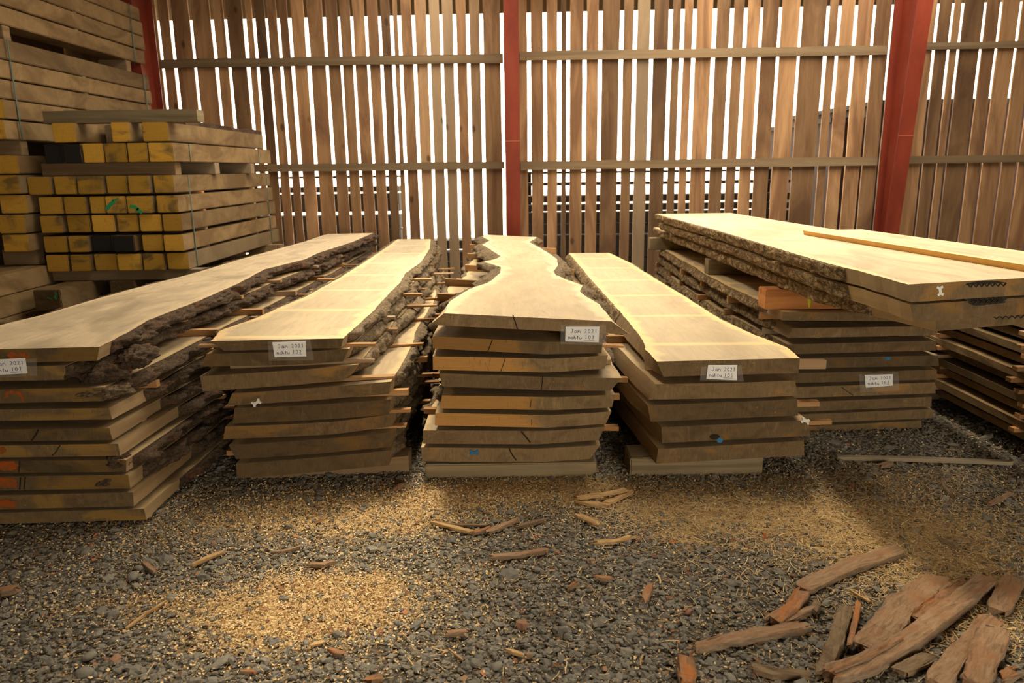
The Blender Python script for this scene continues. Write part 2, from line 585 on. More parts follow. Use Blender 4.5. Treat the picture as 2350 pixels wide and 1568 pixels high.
class Slab:
    """one live-edge slab; edges are functions of world y"""

    def __init__(self, xl, xr, zl, zr, th, Yl, Yr, Yend, flareL, flareR, zk=0.0, cutL=0.0, cutR=0.0, cupz=0.0):
        self.xl, self.xr, self.zl, self.zr, self.th = xl, xr, zl, zr, th      # xl, xr: callables y -> x of the top edges
        self.Yl, self.Yr, self.Yend = Yl, Yr, Yend
        self.fl, self.fr = flareL, flareR                                     # callables: bottom edge = top edge + flare
        self.zk, self.cutL, self.cutR, self.cup = zk, cutL, cutR, cupz
        y0 = (Yl + Yr) / 2
        self.x0l, self.x0r = xl(y0), xr(y0)
        self.y0 = y0

    def ztop(self, x, y):
        f = (x - self.x0l) / (self.x0r - self.x0l)
        fc = min(1, max(0, f))
        return self.zl + (self.zr - self.zl) * f + self.zk * (y - self.y0) - self.cup * math.sin(math.pi * fc)

    def zbot(self, x, y):
        return self.ztop(x, y) - self.th

    def front(self, u):
        f = (u + 1) / 2
        y = self.Yl + (self.Yr - self.Yl) * f
        if u < -0.55:
            y += self.cutL * (-0.55 - u) / 0.45
        if u > 0.35:
            y += self.cutR * (u - 0.35) / 0.65
        return y

    def build(self, name, top, end, side, bark, label, cat, group=None, ns=44, barkL=0.2, barkR=0.2, bulge=0.02, rough=0.022, rows=7, sides='LR', seed=0.0, coat=None):
        xc = (self.x0l + self.x0r) / 2
        zc = min(self.zbot(self.x0l, self.y0), self.zbot(self.x0r, self.y0))
        org = np.array([xc, self.y0, zc])
        V, E, A = [], [], []
        S = [(i / ns) ** 1.25 for i in range(ns + 1)]
        nc = len(UC)
        for s in S:
            for lay in (0, 1):
                for u in UC:
                    yf = self.front(u)
                    y = yf + (self.Yend - yf) * s
                    a, b = self.xl(y), self.xr(y)
                    if lay == 1:
                        a += self.fl(y)
                        b += self.fr(y)
                    x = a + (b - a) * (u + 1) / 2
                    z = self.ztop(x, y) - (self.th if lay else 0)
                    V.append((x - org[0], y - org[1], z - org[2]))
                    E.append((1 - abs(u)) / 2 * (b - a))
                    A.append(y - self.y0)
        Fc, MI = [], []

        def ix(i, lay, c):
            return (i * 2 + lay) * nc + c
        for i in range(ns):
            for c in range(nc - 1):
                Fc.append((ix(i, 0, c), ix(i, 0, c + 1), ix(i + 1, 0, c + 1), ix(i + 1, 0, c)))
                MI.append(0)
                Fc.append((ix(i, 1, c), ix(i + 1, 1, c), ix(i + 1, 1, c + 1), ix(i, 1, c + 1)))
                MI.append(0)
            Fc.append((ix(i, 0, 0), ix(i + 1, 0, 0), ix(i + 1, 1, 0), ix(i, 1, 0)))
            Fc.append((ix(i, 0, nc - 1), ix(i, 1, nc - 1), ix(i + 1, 1, nc - 1), ix(i + 1, 0, nc - 1)))
            MI += [2, 2]
        for c in range(nc - 1):
            Fc.append((ix(0, 0, c), ix(0, 1, c), ix(0, 1, c + 1), ix(0, 0, c + 1)))
            Fc.append((ix(ns, 0, c), ix(ns, 0, c + 1), ix(ns, 1, c + 1), ix(ns, 1, c)))
            m = 1
            if (self.cutL and UC[c] < -0.56):
                m = 2
            MI += [m, 1]
        me = mesh(name, V, Fc, [top, end, side], MI)
        for nm, dat in (('edge', E), ('along', A)):
            at = me.attributes.new(nm, 'FLOAT', 'POINT')
            at.data.foreach_set('value', dat)
        o = link(name, me)
        o.location = org
        tag(o, label, cat, group)
        # bark along the live edges
        for sd in sides:
            st = barkL if sd == 'L' else barkR
            u = -1 if sd == 'L' else 1
            yb = self.front(u) + st
            nb = int((self.Yend - yb) / 0.022)
            BV, BF = [], []
            for i in range(nb + 1):
                y = yb + (self.Yend - yb) * i / nb
                fade = min(1, i / 3, (nb - i) / 3 + 0.25)
                xt = self.xl(y) if sd == 'L' else self.xr(y)
                xb = xt + (self.fl(y) if sd == 'L' else self.fr(y))
                zt, zb = self.ztop(xt, y), self.zbot(xb, y)
                for j in range(rows + 2):
                    if j == 0:
                        v, d = 0.04, -0.010
                    elif j == rows + 1:
                        v, d = 0.96, -0.010
                    else:
                        v = 0.04 + 0.92 * (j - 1) / (rows - 1)
                        nz = fbm(xt * 3 + seed, y * 9, (zt - self.th * v) * 22 + seed, 5)
                        nz += 0.5 * fbm(xt * 3 + seed, y * 34, (zt - self.th * v) * 70, 2)
                        big = fbm(seed * 3 + 9, y * 2.2, (zt - self.th * v) * 4, 2)
                        d = 0.004 + fade * (bulge * math.sin(math.pi * v) * (0.6 + 0.8 * big) + rough * (0.5 + 0.75 * nz))
                        d = max(0.002, d)
                    x = xt + (xb - xt) * v + u * d
                    z = zt + (zb - zt) * v
                    BV.append((x - org[0], y - org[1] + 0.01 * fbm(y * 14, j, seed, 2), z - org[2]))
            w = rows + 2
            for i in range(nb):
                for j in range(w):
                    q = (i * w + j, i * w + (j + 1) % w, (i + 1) * w + (j + 1) % w, (i + 1) * w + j)
                    BF.append(q if sd == 'R' else q[::-1])
            BF.append(tuple(range(w)) if sd == 'L' else tuple(range(w))[::-1])
            BF.append(tuple(nb * w + k for k in range(w))[::-1] if sd == 'L' else tuple(nb * w + k for k in range(w)))
            bo = link('bark_edge', mesh('bark_edge', BV, BF, [bark], None, True), o)
        self.o = o
        return o


def trace(px, z, k=0.0):
    pts = sorted([onz(u, v, z, k) for u, v in px], key=lambda p: p[1])
    ys = np.array([p[1] for p in pts])
    xs = np.array([p[0] for p in pts])
    return lambda y: float(np.interp(y, ys, xs)) + 0.006 * fbm(pts[0][0], y * 11, 2.0, 3)


def edge_fn(x0, y0, x1, y1, amp, seed, bulge=0.0):
    def f(y):
        t = (y - y0) / (y1 - y0)
        tt = min(1, max(0, t))
        return x0 + (x1 - x0) * t + bulge * math.sin(math.pi * tt) + amp * min(1, tt * 5) * (fbm(seed, y * 1.4, 0.3, 3))
    return f


def flare_fn(f0, mean, amp, seed):
    def f(y, y0=[None]):
        return mean + (f0 - mean) * math.exp(-max(0, y - FR[0]) * 2.2) + amp * fbm(seed, y * 2.3, 5.0, 2)
    return f


FR = [3.7]


def lath(parent_stack, upper, lower, y, xa, xb, label, group, w=0.045, mat=None, skew=0.0):
    """spacer lath lying between two slabs"""
    bot, top = [], []
    for (x, yy) in ((xa, y - w / 2), (xb, y - w / 2 + skew), (xb, y + w / 2 + skew), (xa, y + w / 2)):
        zb = lower.ztop(x, yy) if lower is not None else 0.0
        if lower is not None and lower.cup:
            zb = lower.zl + (lower.zr - lower.zl) * (x - lower.x0l) / (lower.x0r - lower.x0l) + lower.zk * (yy - lower.y0)
        zt = upper.zbot(x, yy)
        if zt - zb < 0.012:
            zt = zb + 0.012
        zt = min(zt, zb + 0.05)
        bot.append((x, yy, zb + 0.0008))
        top.append((x, yy, zt - 0.0008))
    c = np.mean(np.array(bot), axis=0)
    me = hexa('spacer_lath', [np.array(p) - c for p in bot], [np.array(p) - c for p in top], [mat or M['lath']])
    o = link('spacer_lath', me)
    o.location = c
    tag(o, label, 'spacer', group)
    return o


def stack(key, name, Yf, ky, rows, far, top_trace, tops, end, side, bark, desc, zk=0.0, ns=44, cup=None, amp=0.02, barkst=(0.2, 0.2), rows_b=7,
          bulge=0.02, rough=0.022, ys=(0.28, 0.95, 1.6, 2.4, 3.2, 4.1), out=(0.03, 0.12), fronts={}, meanflare=0.0, top_flare=None, floorz=0.0):
    """rows: per slab (TLx,TLy, TRx,TRy, BRx,BRy, BLx,BLy, cutL, cutR) measured on its front end"""
    FR[0] = Yf
    slabs = []
    n = len(rows)
    for i, r in enumerate(rows):
        cutL, cutR = (r[8], r[9]) if len(r) > 8 else (0, 0)
        dY = r[10] if len(r) > 10 else 0.0
        TL = ony(r[0], r[1], Yf + dY + cutL, ky)
        TR = ony(r[2], r[3], Yf + dY + cutR, ky)
        BR = ony(r[4], r[5], Yf + dY + cutR, ky)
        BL = ony(r[6], r[7], Yf + dY + cutL, ky)
        th = max(0.045, ((TL[2] - BL[2]) + (TR[2] - BR[2])) / 2)
        Yl, Yr = TL[1] - cutL, TR[1] - cutR
        sd = hash((key, i)) % 97 * 0.37 if False else (i * 3.7 + len(key) * 1.3 + far[0])
        zl, zr = TL[2], TR[2]
        yend = far[2] + (0 if i == 0 else random.uniform(-0.12, 0.1))
        if i == 0 and top_trace:
            xl, xr = trace(top_trace[0], (zl + zr) / 2, zk), trace(top_trace[1], (zl + zr) / 2, zk)
        else:
            mid = 1 - abs((i - n * 0.5) / (n * 0.5))
            xl = edge_fn(TL[0], Yl, far[0] - 0.05 * mid + random.uniform(-0.02, 0.02), yend, amp, sd, -far[3] * (0.6 + 0.5 * mid))
            xr = edge_fn(TR[0], Yr, far[1] + 0.05 * mid + random.uniform(-0.02, 0.02), yend, amp, sd + 20, far[4] * (0.6 + 0.5 * mid))
        lean = (i - n * 0.5) / n
        f0l, f0r = BL[0] - TL[0], BR[0] - TR[0]
        ml, mr = (lean * 0.05 - meanflare, -lean * 0.05 + meanflare)
        if i == 0 and top_flare:
            fl, fr = top_flare
        else:
            fl, fr = flare_fn(f0l, ml, 0.012, sd), flare_fn(f0r, mr, 0.012, sd + 5)
        s = Slab(xl, xr, zl, zr, th, Yl, Yr, yend, fl, fr, zk, cutL, cutR, cup[i] if cup else 0.0)
        slabs.append(s)
    # lift any slab that would sink into the one under it
    for i in range(n - 1, -1, -1):
        s = slabs[i]
        base = [(0.0, 0.0)] * 2
        lowz = []
        for x in (s.x0l, s.x0r):
            lo = floorz if i == n - 1 else slabs[i + 1].ztop(x, s.y0)
            lowz.append(lo + (0.0 if i == n - 1 else 0.014))
        dl = lowz[0] - s.zbot(s.x0l, s.y0)
        dr = lowz[1] - s.zbot(s.x0r, s.y0)
        if dl > 0 and i < n - 1:
            s.zl += dl
        if dr > 0 and i < n - 1:
            s.zr += dr
    for i, s in enumerate(slabs):
        s.build('oak_slab', tops[0] if i == 0 else tops[1], end[i] if isinstance(end, list) else end, side, bark,
                desc[i], 'slab', 'oak slabs of the ' + name, ns if i else 170, barkst[0], barkst[1][i] if isinstance(barkst[1], list) else barkst[1], bulge, rough, rows_b, 'LR', i * 2.31 + len(name))
    for i in range(n - 1):
        for k, dy in enumerate(ys):
            y = slabs[i].y0 + dy + (random.uniform(-0.08, 0.08) if k else 0)
            ya = min(y, slabs[i].Yend - 0.1, slabs[i + 1].Yend - 0.1)
            xa = min(slabs[i].xl(ya), slabs[i + 1].xl(ya)) - random.uniform(*out)
            xb = max(slabs[i].xr(ya), slabs[i + 1].xr(ya)) + random.uniform(*out) * (1.4 if out[1] > .1 else 1)
            skew = random.uniform(-0.02, 0.02)
            if k == 0 and i in fronts:
                a, b = fronts[i]
                zz = slabs[i + 1].ztop(slabs[i].x0l, ya)
                if a:
                    xa = ony(a, 800, ya)[0]
                else:
                    xa = max(slabs[i].xl(ya), slabs[i + 1].xl(ya)) + 0.06
                if b:
                    xb = ony(b, 850, ya)[0]
                else:
                    xb = min(slabs[i].xr(ya), slabs[i + 1].xr(ya)) - 0.05
            lath(key, slabs[i], slabs[i + 1], ya, xa, xb,
                 'spacer lath below %s slab from top of the %s, %s from its front' % (ORD[i], name, ORD[k]), 'spacer laths of the ' + name, random.uniform(0.035, 0.05), None, skew)
    return slabs


def proud(s, u, v, off=0.004):
    """point on the front end of a slab, a little in front of its face"""
    k = (s.Yr - s.Yl) / (s.x0r - s.x0l)
    return ony(u, v, s.Yl - k * s.x0l - off, k)


def flat_part(name, slab, polys, mat, label=None, off=0.003, thick=0.003):
    """thin raised part on the slab's front face given as polygons in photo pixels (unprojected onto that face)"""
    V, Fc = [], []
    for poly in polys:
        pts = [proud(slab, u, v, off) for u, v in poly]
        bk = [p + np.array([0, thick + off * 0.5, 0]) for p in pts]
        b = len(V)
        n = len(pts)
        V += pts + bk
        Fc.append(tuple(range(b, b + n)))
        for i in range(n):
            j = (i + 1) % n
            Fc.append((b + i, b + n + i, b + n + j, b + j))
    org = np.array(slab.o.location)
    o = link(name, mesh(name, [np.array(v) - org for v in V], Fc, [mat]), slab.o)
    if label:
        o['label'] = label
    return o


def stroke_poly(pts, w):
    """a ribbon of quads with shared joints following a polyline with width w"""
    n = len(pts)
    L, R = [], []
    for i in range(n):
        a, b = pts[max(0, i - 1)], pts[min(n - 1, i + 1)]
        dx, dy = b[0] - a[0], b[1] - a[1]
        m = math.hypot(dx, dy) or 1
        k = w / 2
        L.append((pts[i][0] - dy / m * k, pts[i][1] + dx / m * k))
        R.append((pts[i][0] + dy / m * k, pts[i][1] - dx / m * k))
    return [[L[i], L[i + 1], R[i + 1], R[i]] for i in range(n - 1)]


def splat(cx, cy, rx, ry, seed, n=30):
    """ragged sprayed patch outline"""
    out = []
    for k in range(n):
        a = k / n * 6.283
        r = 1 + 0.55 * mn.noise(Vector((math.cos(a) * 1.6, math.sin(a) * 1.6, seed))) + 0.35 * mn.noise(Vector((math.cos(a) * 5, math.sin(a) * 5, seed + 4)))
        out.append((cx + rx * math.copysign(abs(math.cos(a)) ** 0.7, math.cos(a)) * r, cy + ry * math.copysign(abs(math.sin(a)) ** 0.7, math.sin(a)) * r))
    return out


# ------------------------------------------------------------------ ground
def make_floor():
    nx, ny = 150, 150
    xs = np.linspace(-5.2, 6.6, nx)
    ys_ = np.linspace(-3.0, 9.3, ny)
    X, Y = np.meshgrid(xs, ys_)
    Z = np.zeros_like(X)
    V = np.stack([X, Y, Z], -1).reshape(-1, 3)
    Fc = [(j * nx + i, j * nx + i + 1, (j + 1) * nx + i + 1, (j + 1) * nx + i) for j in range(ny - 1) for i in range(nx - 1)]
    me = mesh('floor', V, Fc, [M['floor']])
    at = me.attributes.new('saw', 'FLOAT', 'POINT')
    at.data.foreach_set('value', np.clip(dens(V[:, 0], V[:, 1], slice(None)), 0, 1.2).astype(np.float32))
    struct('floor', me)


make_floor()
struct('ground', box_me('ground', -30, 30, 9.35, 60, -0.25, -0.02, [M['ground_out']]))

PHI = (1 + 5 ** 0.5) / 2
ICO = np.array([(-1, PHI, 0), (1, PHI, 0), (-1, -PHI, 0), (1, -PHI, 0), (0, -1, PHI), (0, 1, PHI), (0, -1, -PHI), (0, 1, -PHI), (PHI, 0, -1), (PHI, 0, 1), (-PHI, 0, -1), (-PHI, 0, 1)]) / math.hypot(1, PHI)
ICOF = np.array([(0, 11, 5), (0, 5, 1), (0, 1, 7), (0, 7, 10), (0, 10, 11), (1, 5, 9), (5, 11, 4), (11, 10, 2), (10, 7, 6), (7, 1, 8), (3, 9, 4), (3, 4, 2), (3, 2, 6), (3, 6, 8), (3, 8, 9), (4, 9, 5), (2, 4, 11), (6, 2, 10), (8, 6, 7), (9, 8, 1)])


def subdiv(V, Fc):
    V = [tuple(v) for v in V]
    cache, out = {}, []

    def mid(a, b):
        k = (min(a, b), max(a, b))
        if k not in cache:
            m = (np.array(V[a]) + np.array(V[b])) / 2
            V.append(tuple(m / np.linalg.norm(m)))
            cache[k] = len(V) - 1
        return cache[k]
    for a, b, c in Fc:
        x, y, z = mid(a, b), mid(b, c), mid(c, a)
        out += [(a, x, z), (b, y, x), (c, z, y), (x, y, z)]
    return np.array(V), np.array(out)


def tri_mesh(name, V, Fc, mat, tone, smooth):
    me = bpy.data.meshes.new(name)
    nf, k = Fc.shape
    me.vertices.add(len(V))
    me.vertices.foreach_set('co', V.astype(np.float32).ravel())
    me.loops.add(nf * k)
    me.loops.foreach_set('vertex_index', Fc.astype(np.int32).ravel())
    me.polygons.add(nf)
    me.polygons.foreach_set('loop_start', np.arange(0, nf * k, k, dtype=np.int32))
    me.polygons.foreach_set('loop_total', np.full(nf, k, dtype=np.int32))
    me.polygons.foreach_set('use_smooth', np.full(nf, smooth))
    me.update(calc_edges=True)
    me.materials.append(mat)
    at = me.attributes.new('tone', 'FLOAT', 'POINT')
    at.data.foreach_set('value', tone.astype(np.float32))
    return me


def rot_mats(n, tilt):
    a = rng.uniform(0, 2 * np.pi, n)
    b = rng.normal(0, tilt, n)
    c = rng.normal(0, tilt, n)
    Rz = np.zeros((n, 3, 3))
    Rz[:, 0, 0] = np.cos(a); Rz[:, 0, 1] = -np.sin(a); Rz[:, 1, 0] = np.sin(a); Rz[:, 1, 1] = np.cos(a); Rz[:, 2, 2] = 1
    Rx = np.zeros((n, 3, 3))
    Rx[:, 0, 0] = 1; Rx[:, 1, 1] = np.cos(b); Rx[:, 1, 2] = -np.sin(b); Rx[:, 2, 1] = np.sin(b); Rx[:, 2, 2] = np.cos(b)
    Ry = np.zeros((n, 3, 3))
    Ry[:, 1, 1] = 1; Ry[:, 0, 0] = np.cos(c); Ry[:, 0, 2] = np.sin(c); Ry[:, 2, 0] = -np.sin(c); Ry[:, 2, 2] = np.cos(c)
    return Rz @ Rx @ Ry


def scatter(n, y0, y1):
    y = rng.uniform(y0, y1, n)
    x = rng.uniform(-1, 1, n) * np.minimum(0.72 * y + 0.25, 4.9)
    return x, y


def stones(n, y0, y1, base, size, thin):
    x, y = scatter(n, y0, y1)
    d = dens(x, y, slice(None))
    keep = rng.uniform(0, 1, n) > np.clip(d - 0.25, 0, 0.88)
    x, y, d = x[keep], y[keep], d[keep]
    n = len(x)
    V0, F0 = base
    k = len(V0)
    sz = size * np.exp(rng.normal(0, 0.32, n))
    big = rng.uniform(0, 1, n) < 0.012
    sz[big] *= 1.8
    sc = np.stack([sz * rng.uniform(0.8, 1.35, n), sz * rng.uniform(0.65, 1.0, n), sz * rng.uniform(0.4, 0.65, n)], -1)
    jit = 1 + rng.normal(0, 0.17, (n, k))
    P = V0[None] * jit[..., None] * sc[:, None, :]
    P = np.einsum('nij,nkj->nki', rot_mats(n, 0.25), P)
    z = sc[:, 2] * rng.uniform(0.1, 0.75, n)
    P += np.stack([x, y, z], -1)[:, None, :]
    F = (F0[None] + (np.arange(n) * k)[:, None, None]).reshape(-1, 3)
    tone = np.repeat(np.clip(rng.beta(2, 2.6, n) + (rng.uniform(0, 1, n) < 0.025) * 0.5, 0, 1), k)
    return P.reshape(-1, 3), F, tone


ICO1 = subdiv(ICO, ICOF)
sa = stones(15500, 1.85, 2.95, ICO1, 0.0092, 0)
sb = stones(36000, 2.95, 4.6, (ICO, ICOF), 0.0088, 0)
sc_ = stones(5000, 4.6, 8.5, (ICO, ICOF), 0.012, 0)
Vs, Fs, Ts, off = [], [], [], 0
for a in (sa, sb, sc_):
    Vs.append(a[0]); Fs.append(a[1] + off); Ts.append(a[2]); off += len(a[0])
g = link('gravel', tri_mesh('gravel', np.concatenate(Vs), np.concatenate(Fs), M['stone'], np.concatenate(Ts), False))
tag(g, 'dark grey crushed gravel covering the shed floor', 'gravel')
g['kind'] = 'stuff'


def flakes(n, y0, y1, sel, thr, size, asp, zlo, zhi, tilt, seg=1, base=0.0):
    x, y = scatter(n * 6, y0, y1)
    nz = np.array([mn.noise(Vector((a * 5, b * 5, 2.0))) for a, b in zip(x, y)])
    d = dens(x, y, sel) * (0.75 + 0.6 * nz) + base * np.where(x > 0.1, 1.0, 0.35 if seg > 1 else 1.0)
    keep = rng.uniform(0, thr, len(x)) < d
    x, y = x[keep][:n], y[keep][:n]
    n = len(x)
    L = np.minimum(size * np.exp(rng.normal(0, 0.4, n)), size * 1.8)
    W = L * asp * np.exp(rng.normal(0, 0.3, n))
    k = (seg + 1) * 2
    P = np.zeros((n, k, 3))
    bend = rng.normal(0, 0.25, n)
    lift = np.abs(rng.normal(0, 0.10, n))
    for i in range(seg + 1):
        s = i / seg - 0.5
        for j in (0, 1):
            P[:, i * 2 + j, 0] = L * s
            P[:, i * 2 + j, 1] = W * (j - 0.5) + bend * L * (s * s - 0.125) * (seg > 1)
            P[:, i * 2 + j, 2] = lift * L * (0.25 - s * s) * (seg > 1)
    P = np.einsum('nij,nkj->nki', rot_mats(n, tilt), P)
    P += np.stack([x, y, rng.uniform(zlo, zhi, n)], -1)[:, None, :]
    F = np.array([(i * 2, i * 2 + 1, i * 2 + 3, i * 2 + 2) for i in range(seg)])
    F = (F[None] + (np.arange(n) * k)[:, None, None]).reshape(-1, 4)
    return P.reshape(-1, 3), F, np.repeat(rng.uniform(0, 1, n), k)


a = flakes(66000, 1.9, 4.4, slice(0, NP_SAW), 1.1, 0.0058, 0.6, 0.004, 0.013, 0.5, 1, 0.08)
b = flakes(14000, 2.0, 4.6, slice(NP_SAW, None), 1.2, 0.006, 0.5, 0.004, 0.013, 0.5, 1, 0.03)
o = link('sawdust', tri_mesh('sawdust', np.concatenate([a[0], b[0]]), np.concatenate([a[1], b[1] + len(a[0])]), M['dust'], np.concatenate([a[2], b[2]]), False))
tag(o, 'pale sawdust spilled in patches over the gravel', 'sawdust')
o['kind'] = 'stuff'
a = flakes(30000, 2.0, 4.8, slice(NP_SAW, None), 1.1, 0.033, 0.038, 0.009, 0.018, 0.12, 4, 0.03)
o = link('wood_shavings', tri_mesh('wood_shavings', a[0], a[1], M['straw'], a[2], False))
tag(o, 'stringy wood shavings scattered like straw over the right side of the gravel', 'shavings')
o['kind'] = 'stuff'
a = flakes(1500, 1.95, 5.2, slice(None), 1.4, 0.014, 0.45, 0.011, 0.018, 0.3, 1, 0.55)
o = link('bark_crumbs', tri_mesh('bark_crumbs', a[0], a[1], M['crumb'], a[2], False))
tag(o, 'small red brown bark crumbs sprinkled all over the gravel', 'bark crumbs')
o['kind'] = 'stuff'

# ------------------------------------------------------------------ back wall: boards, rails, columns
WK = -0.022          # the wall turns very slightly: Y = WY + WK * X
WY = 9.2


def wy(x):
    return WY + WK * x


gaps = [(381, 388), (409, 418), (454.5, 462), (502, 510), (532, 540), (573.5, 583), (595.6, 603.5), (624.5, 631), (650, 658), (674.5, 684), (711, 721), (753, 761), (786.5, 793), (815, 822),
        (847, 854.5), (877, 885), (903.5, 912), (920.5, 929.6), (952, 961), (985, 993), (1014.6, 1022), (1044, 1053), (1073.5, 1082.6), (1103.6, 1113), (1150, 1158.5), (1210, 1220), (1246, 1256), (1278, 1289),
        (1298.5, 1308.5), (1336, 1346), (1371, 1381), (1418, 1429), (1449, 1459.5), (1486, 1497), (1527.5, 1538.5), (1554, 1565), (1581, 1592), (1625.5, 1637), (1664, 1675), (1695.5, 1706), (1731.6, 1740),
        (1773, 1782), (1820, 1828.5), (1879, 1889), (1905.5, 1915), (1942, 1952), (1984, 1992), (2024, 2031), (2082, 2089), (2125, 2133), (2158, 2166), (2180, 2188), (2230, 2238), (2265, 2273), (2309, 2317), (2348, 2356), (2392, 2400)]
edges = [-5.0]
for a, b in gaps:
    m_, h_ = (a + b) / 2, (b - a) * 0.43
    edges += [ony(m_ - h_, 250, WY, WK)[0], ony(m_ + h_, 250, WY, WK)[0]]
edges.append(edges[-1] + 0.25)
wall = empty('wall_back', (0, WY, 0))
wall['kind'] = 'structure'
BT = 0.022
for i in range(0, len(edges) - 1, 2):
    xa, xb = edges[i], edges[i + 1]
    if i == 0:
        splits = [(-5.25, xb)]
    else:
        splits = [(xa, xb)]
    for (a, b) in splits:
        n = 26
        V, Fc = [], []
        sd = i * 1.7
        base = 0.03
        topz = 3.95
        for k in range(n + 1):
            z = base + (topz - base) * k / n
            ja = 0.005 * fbm(sd, z * 2.5, 1, 3)
            jb = 0.005 * fbm(sd + 7, z * 2.5, 1, 3)
            for (x, dy) in ((a + ja, 0), (b + jb, 0), (b + jb, BT), (a + ja, BT)):
                V.append((x - 0, WK * x + dy, z))
        for k in range(n):
            for q in range(4):
                Fc.append((k * 4 + q, k * 4 + (q + 1) % 4, k * 4 + 4 + (q + 1) % 4, k * 4 + 4 + q))
        Fc += [(3, 2, 1, 0), tuple(n * 4 + q for q in range(4))]
        link('board', mesh('board', V, Fc, [M['board']]), wall)

# rails between the steel columns
colx = {'a': (-4.24, -4.08), 'b': (-0.042, 0.118), 'c': (4.365, 4.535)}


def rail(px0, px1, v_top, v_bot, x0, x1):
    # heights from the middle of the span
    um = (px0 + px1) / 2
    zt = ony(um, v_top, WY - 0.05, WK)[2]
    zb = ony(um, v_bot, WY - 0.05, WK)[2]
    n = 20
    V, Fc = [], []
    for k in range(n + 1):
        x = x0 + (x1 - x0) * k / n
        j = 0.006 * fbm(x * 2, zt, 3, 3)
        j2 = 0.004 * fbm(x * 2, zt, 9, 3)
        y = WK * x
        for (dy, z) in ((-0.052, zb + j2), (-0.002, zb + j2), (-0.002, zt + j), (-0.052, zt + j)):
            V.append((x, y + dy, z))
    for k in range(n):
        for q in range(4):
            Fc.append((k * 4 + q, k * 4 + 4 + q, k * 4 + 4 + (q + 1) % 4, k * 4 + (q + 1) % 4))
    Fc += [(0, 1, 2, 3), tuple(n * 4 + q for q in (3, 2, 1, 0))]
    link('rail', mesh('rail', V, Fc, [M['rail']]), wall)


rail(360, 1157, 130, 150, -4.06, -0.06)
rail(1200, 2045, 111, 132, 0.13, 4.34)
rail(2130, 2350, 96, 112, 4.56, 6.45)
rail(640, 1160, 374, 391, -4.06, -0.06)
rail(1200, 2010, 365, 385, 0.13, 4.34)
rail(2090, 2350, 357, 374, 4.56, 6.45)


def column(x0, x1, label, ztop=3.9):
    """tapered H column: the rear flange is plumb, the front one leans out towards the top"""
    xc = (x0 + x1) / 2
    w = (x1 - x0) / 2
    yb = wy(xc) - 0.056
    root = empty('steel_column', (xc, yb, 0))
    tag(root, label, 'column', 'red steel columns along the wall')
    d = lambda z: 0.20 + 0.09 * z
    t = 0.012

    def slab_(name, xa, xb, f0, f1, mat, z0=0, z1=ztop):
        o = [(xa, f0(z0), z0), (xb, f0(z0), z0), (xb, f1(z0), z0), (xa, f1(z0), z0)]
        p = [(xa, f0(z1), z1), (xb, f0(z1), z1), (xb, f1(z1), z1), (xa, f1(z1), z1)]
        link(name, hexa(name, o, p, [mat]), root)
    slab_('front_flange', -w, w, lambda z: -d(z), lambda z: -d(z) + t, M['red'])
    slab_('rear_flange', -w, w, lambda z: -t, lambda z: 0.0, M['red'])
    slab_('web', -0.004, 0.004, lambda z: -d(z) + t, lambda z: -t, M['red'])
    slab_('weld_line', -w - 0.001, w + 0.001, lambda z: -d(z) - 0.003, lambda z: -d(z), plain_red, 1.9, 1.908)


plain_red = plain('red_paint_seam', (0.42, 0.13, 0.07), 0.5)
column(*colx['a'], 'dark red steel column at the left, beside the tall sleeper pack')
column(*colx['b'], 'red steel column in the middle of the slatted wall, behind the burl-edged slab')
column(*colx['c'], 'broad red steel column at the right end of the slatted wall')

# side walls, roof, eave (out of the frame, they shape the daylight)
struct('wall_left', box_me('wall_left', -5.35, -5.2, -3, 9.3, 0, 4.9, [M['dark_wall']]))
struct('wall_right', box_me('wall_right', 6.6, 6.75, -3, 9.3, 0, 4.9, [M['dark_wall']]))


def zroof(y):
    return 4.0 + (9.4 - y) * 0.10


def roof_panel(x0, x1, y0, y1):
    v = [(x0, y0, zroof(y0)), (x1, y0, zroof(y0)), (x1, y1, zroof(y1)), (x0, y1, zroof(y1))]
    return (v + [(a, b, c + 0.06) for a, b, c in v], BOXF)


sky_x = [(-1.5, -0.5), (1.2, 2.6), (3.8, 4.9)]
SKY_Y = (4.3, 8.9)
parts = []
xs_ = [-5.4] + [q for s in sky_x for q in s] + [6.8]
for i in range(0, len(xs_), 2):
    parts.append(roof_panel(xs_[i], xs_[i + 1], -3.2, 10.1))
for (a, b) in sky_x:
    parts.append(roof_panel(a, b, -3.2, SKY_Y[0]))
    parts.append(roof_panel(a, b, SKY_Y[1], 10.1))
Vv, Ff = join(parts)
struct('ceiling', mesh('ceiling', Vv, Ff, [M['roofing']]))
pa, pb = ony(360, 47, 10.0), ony(2300, 4, 10.0)
kz = (pb[2] - pa[2]) / (pb[0] - pa[0])
V = []
for x in (-9, 10):
    z = pa[2] + kz * (x - pa[0])
    V += [(x, 10.0, z), (x, 10.04, z), (x, 10.04, z + 0.45), (x, 10.0, z + 0.45)]
struct('trim_1', mesh('trim_1', V, [(0, 4, 5, 1), (1, 5, 6, 2), (2, 6, 7, 3), (3, 7, 4, 0), (0, 1, 2, 3), (7, 6, 5, 4)], [M['eave']]))

FW = join([boxvf(-5.35, 1.0, -3.2, -3.05, 0, 5.6), boxvf(3.6, 6.75, -3.2, -3.05, 0, 5.6), boxvf(1.0, 3.6, -3.2, -3.05, 2.6, 5.6)])  # unseen front wall with doorway, added to hold back daylight on the slab ends
struct('light_block_front', mesh('light_block_front', *FW, [M['dark_wall']]))

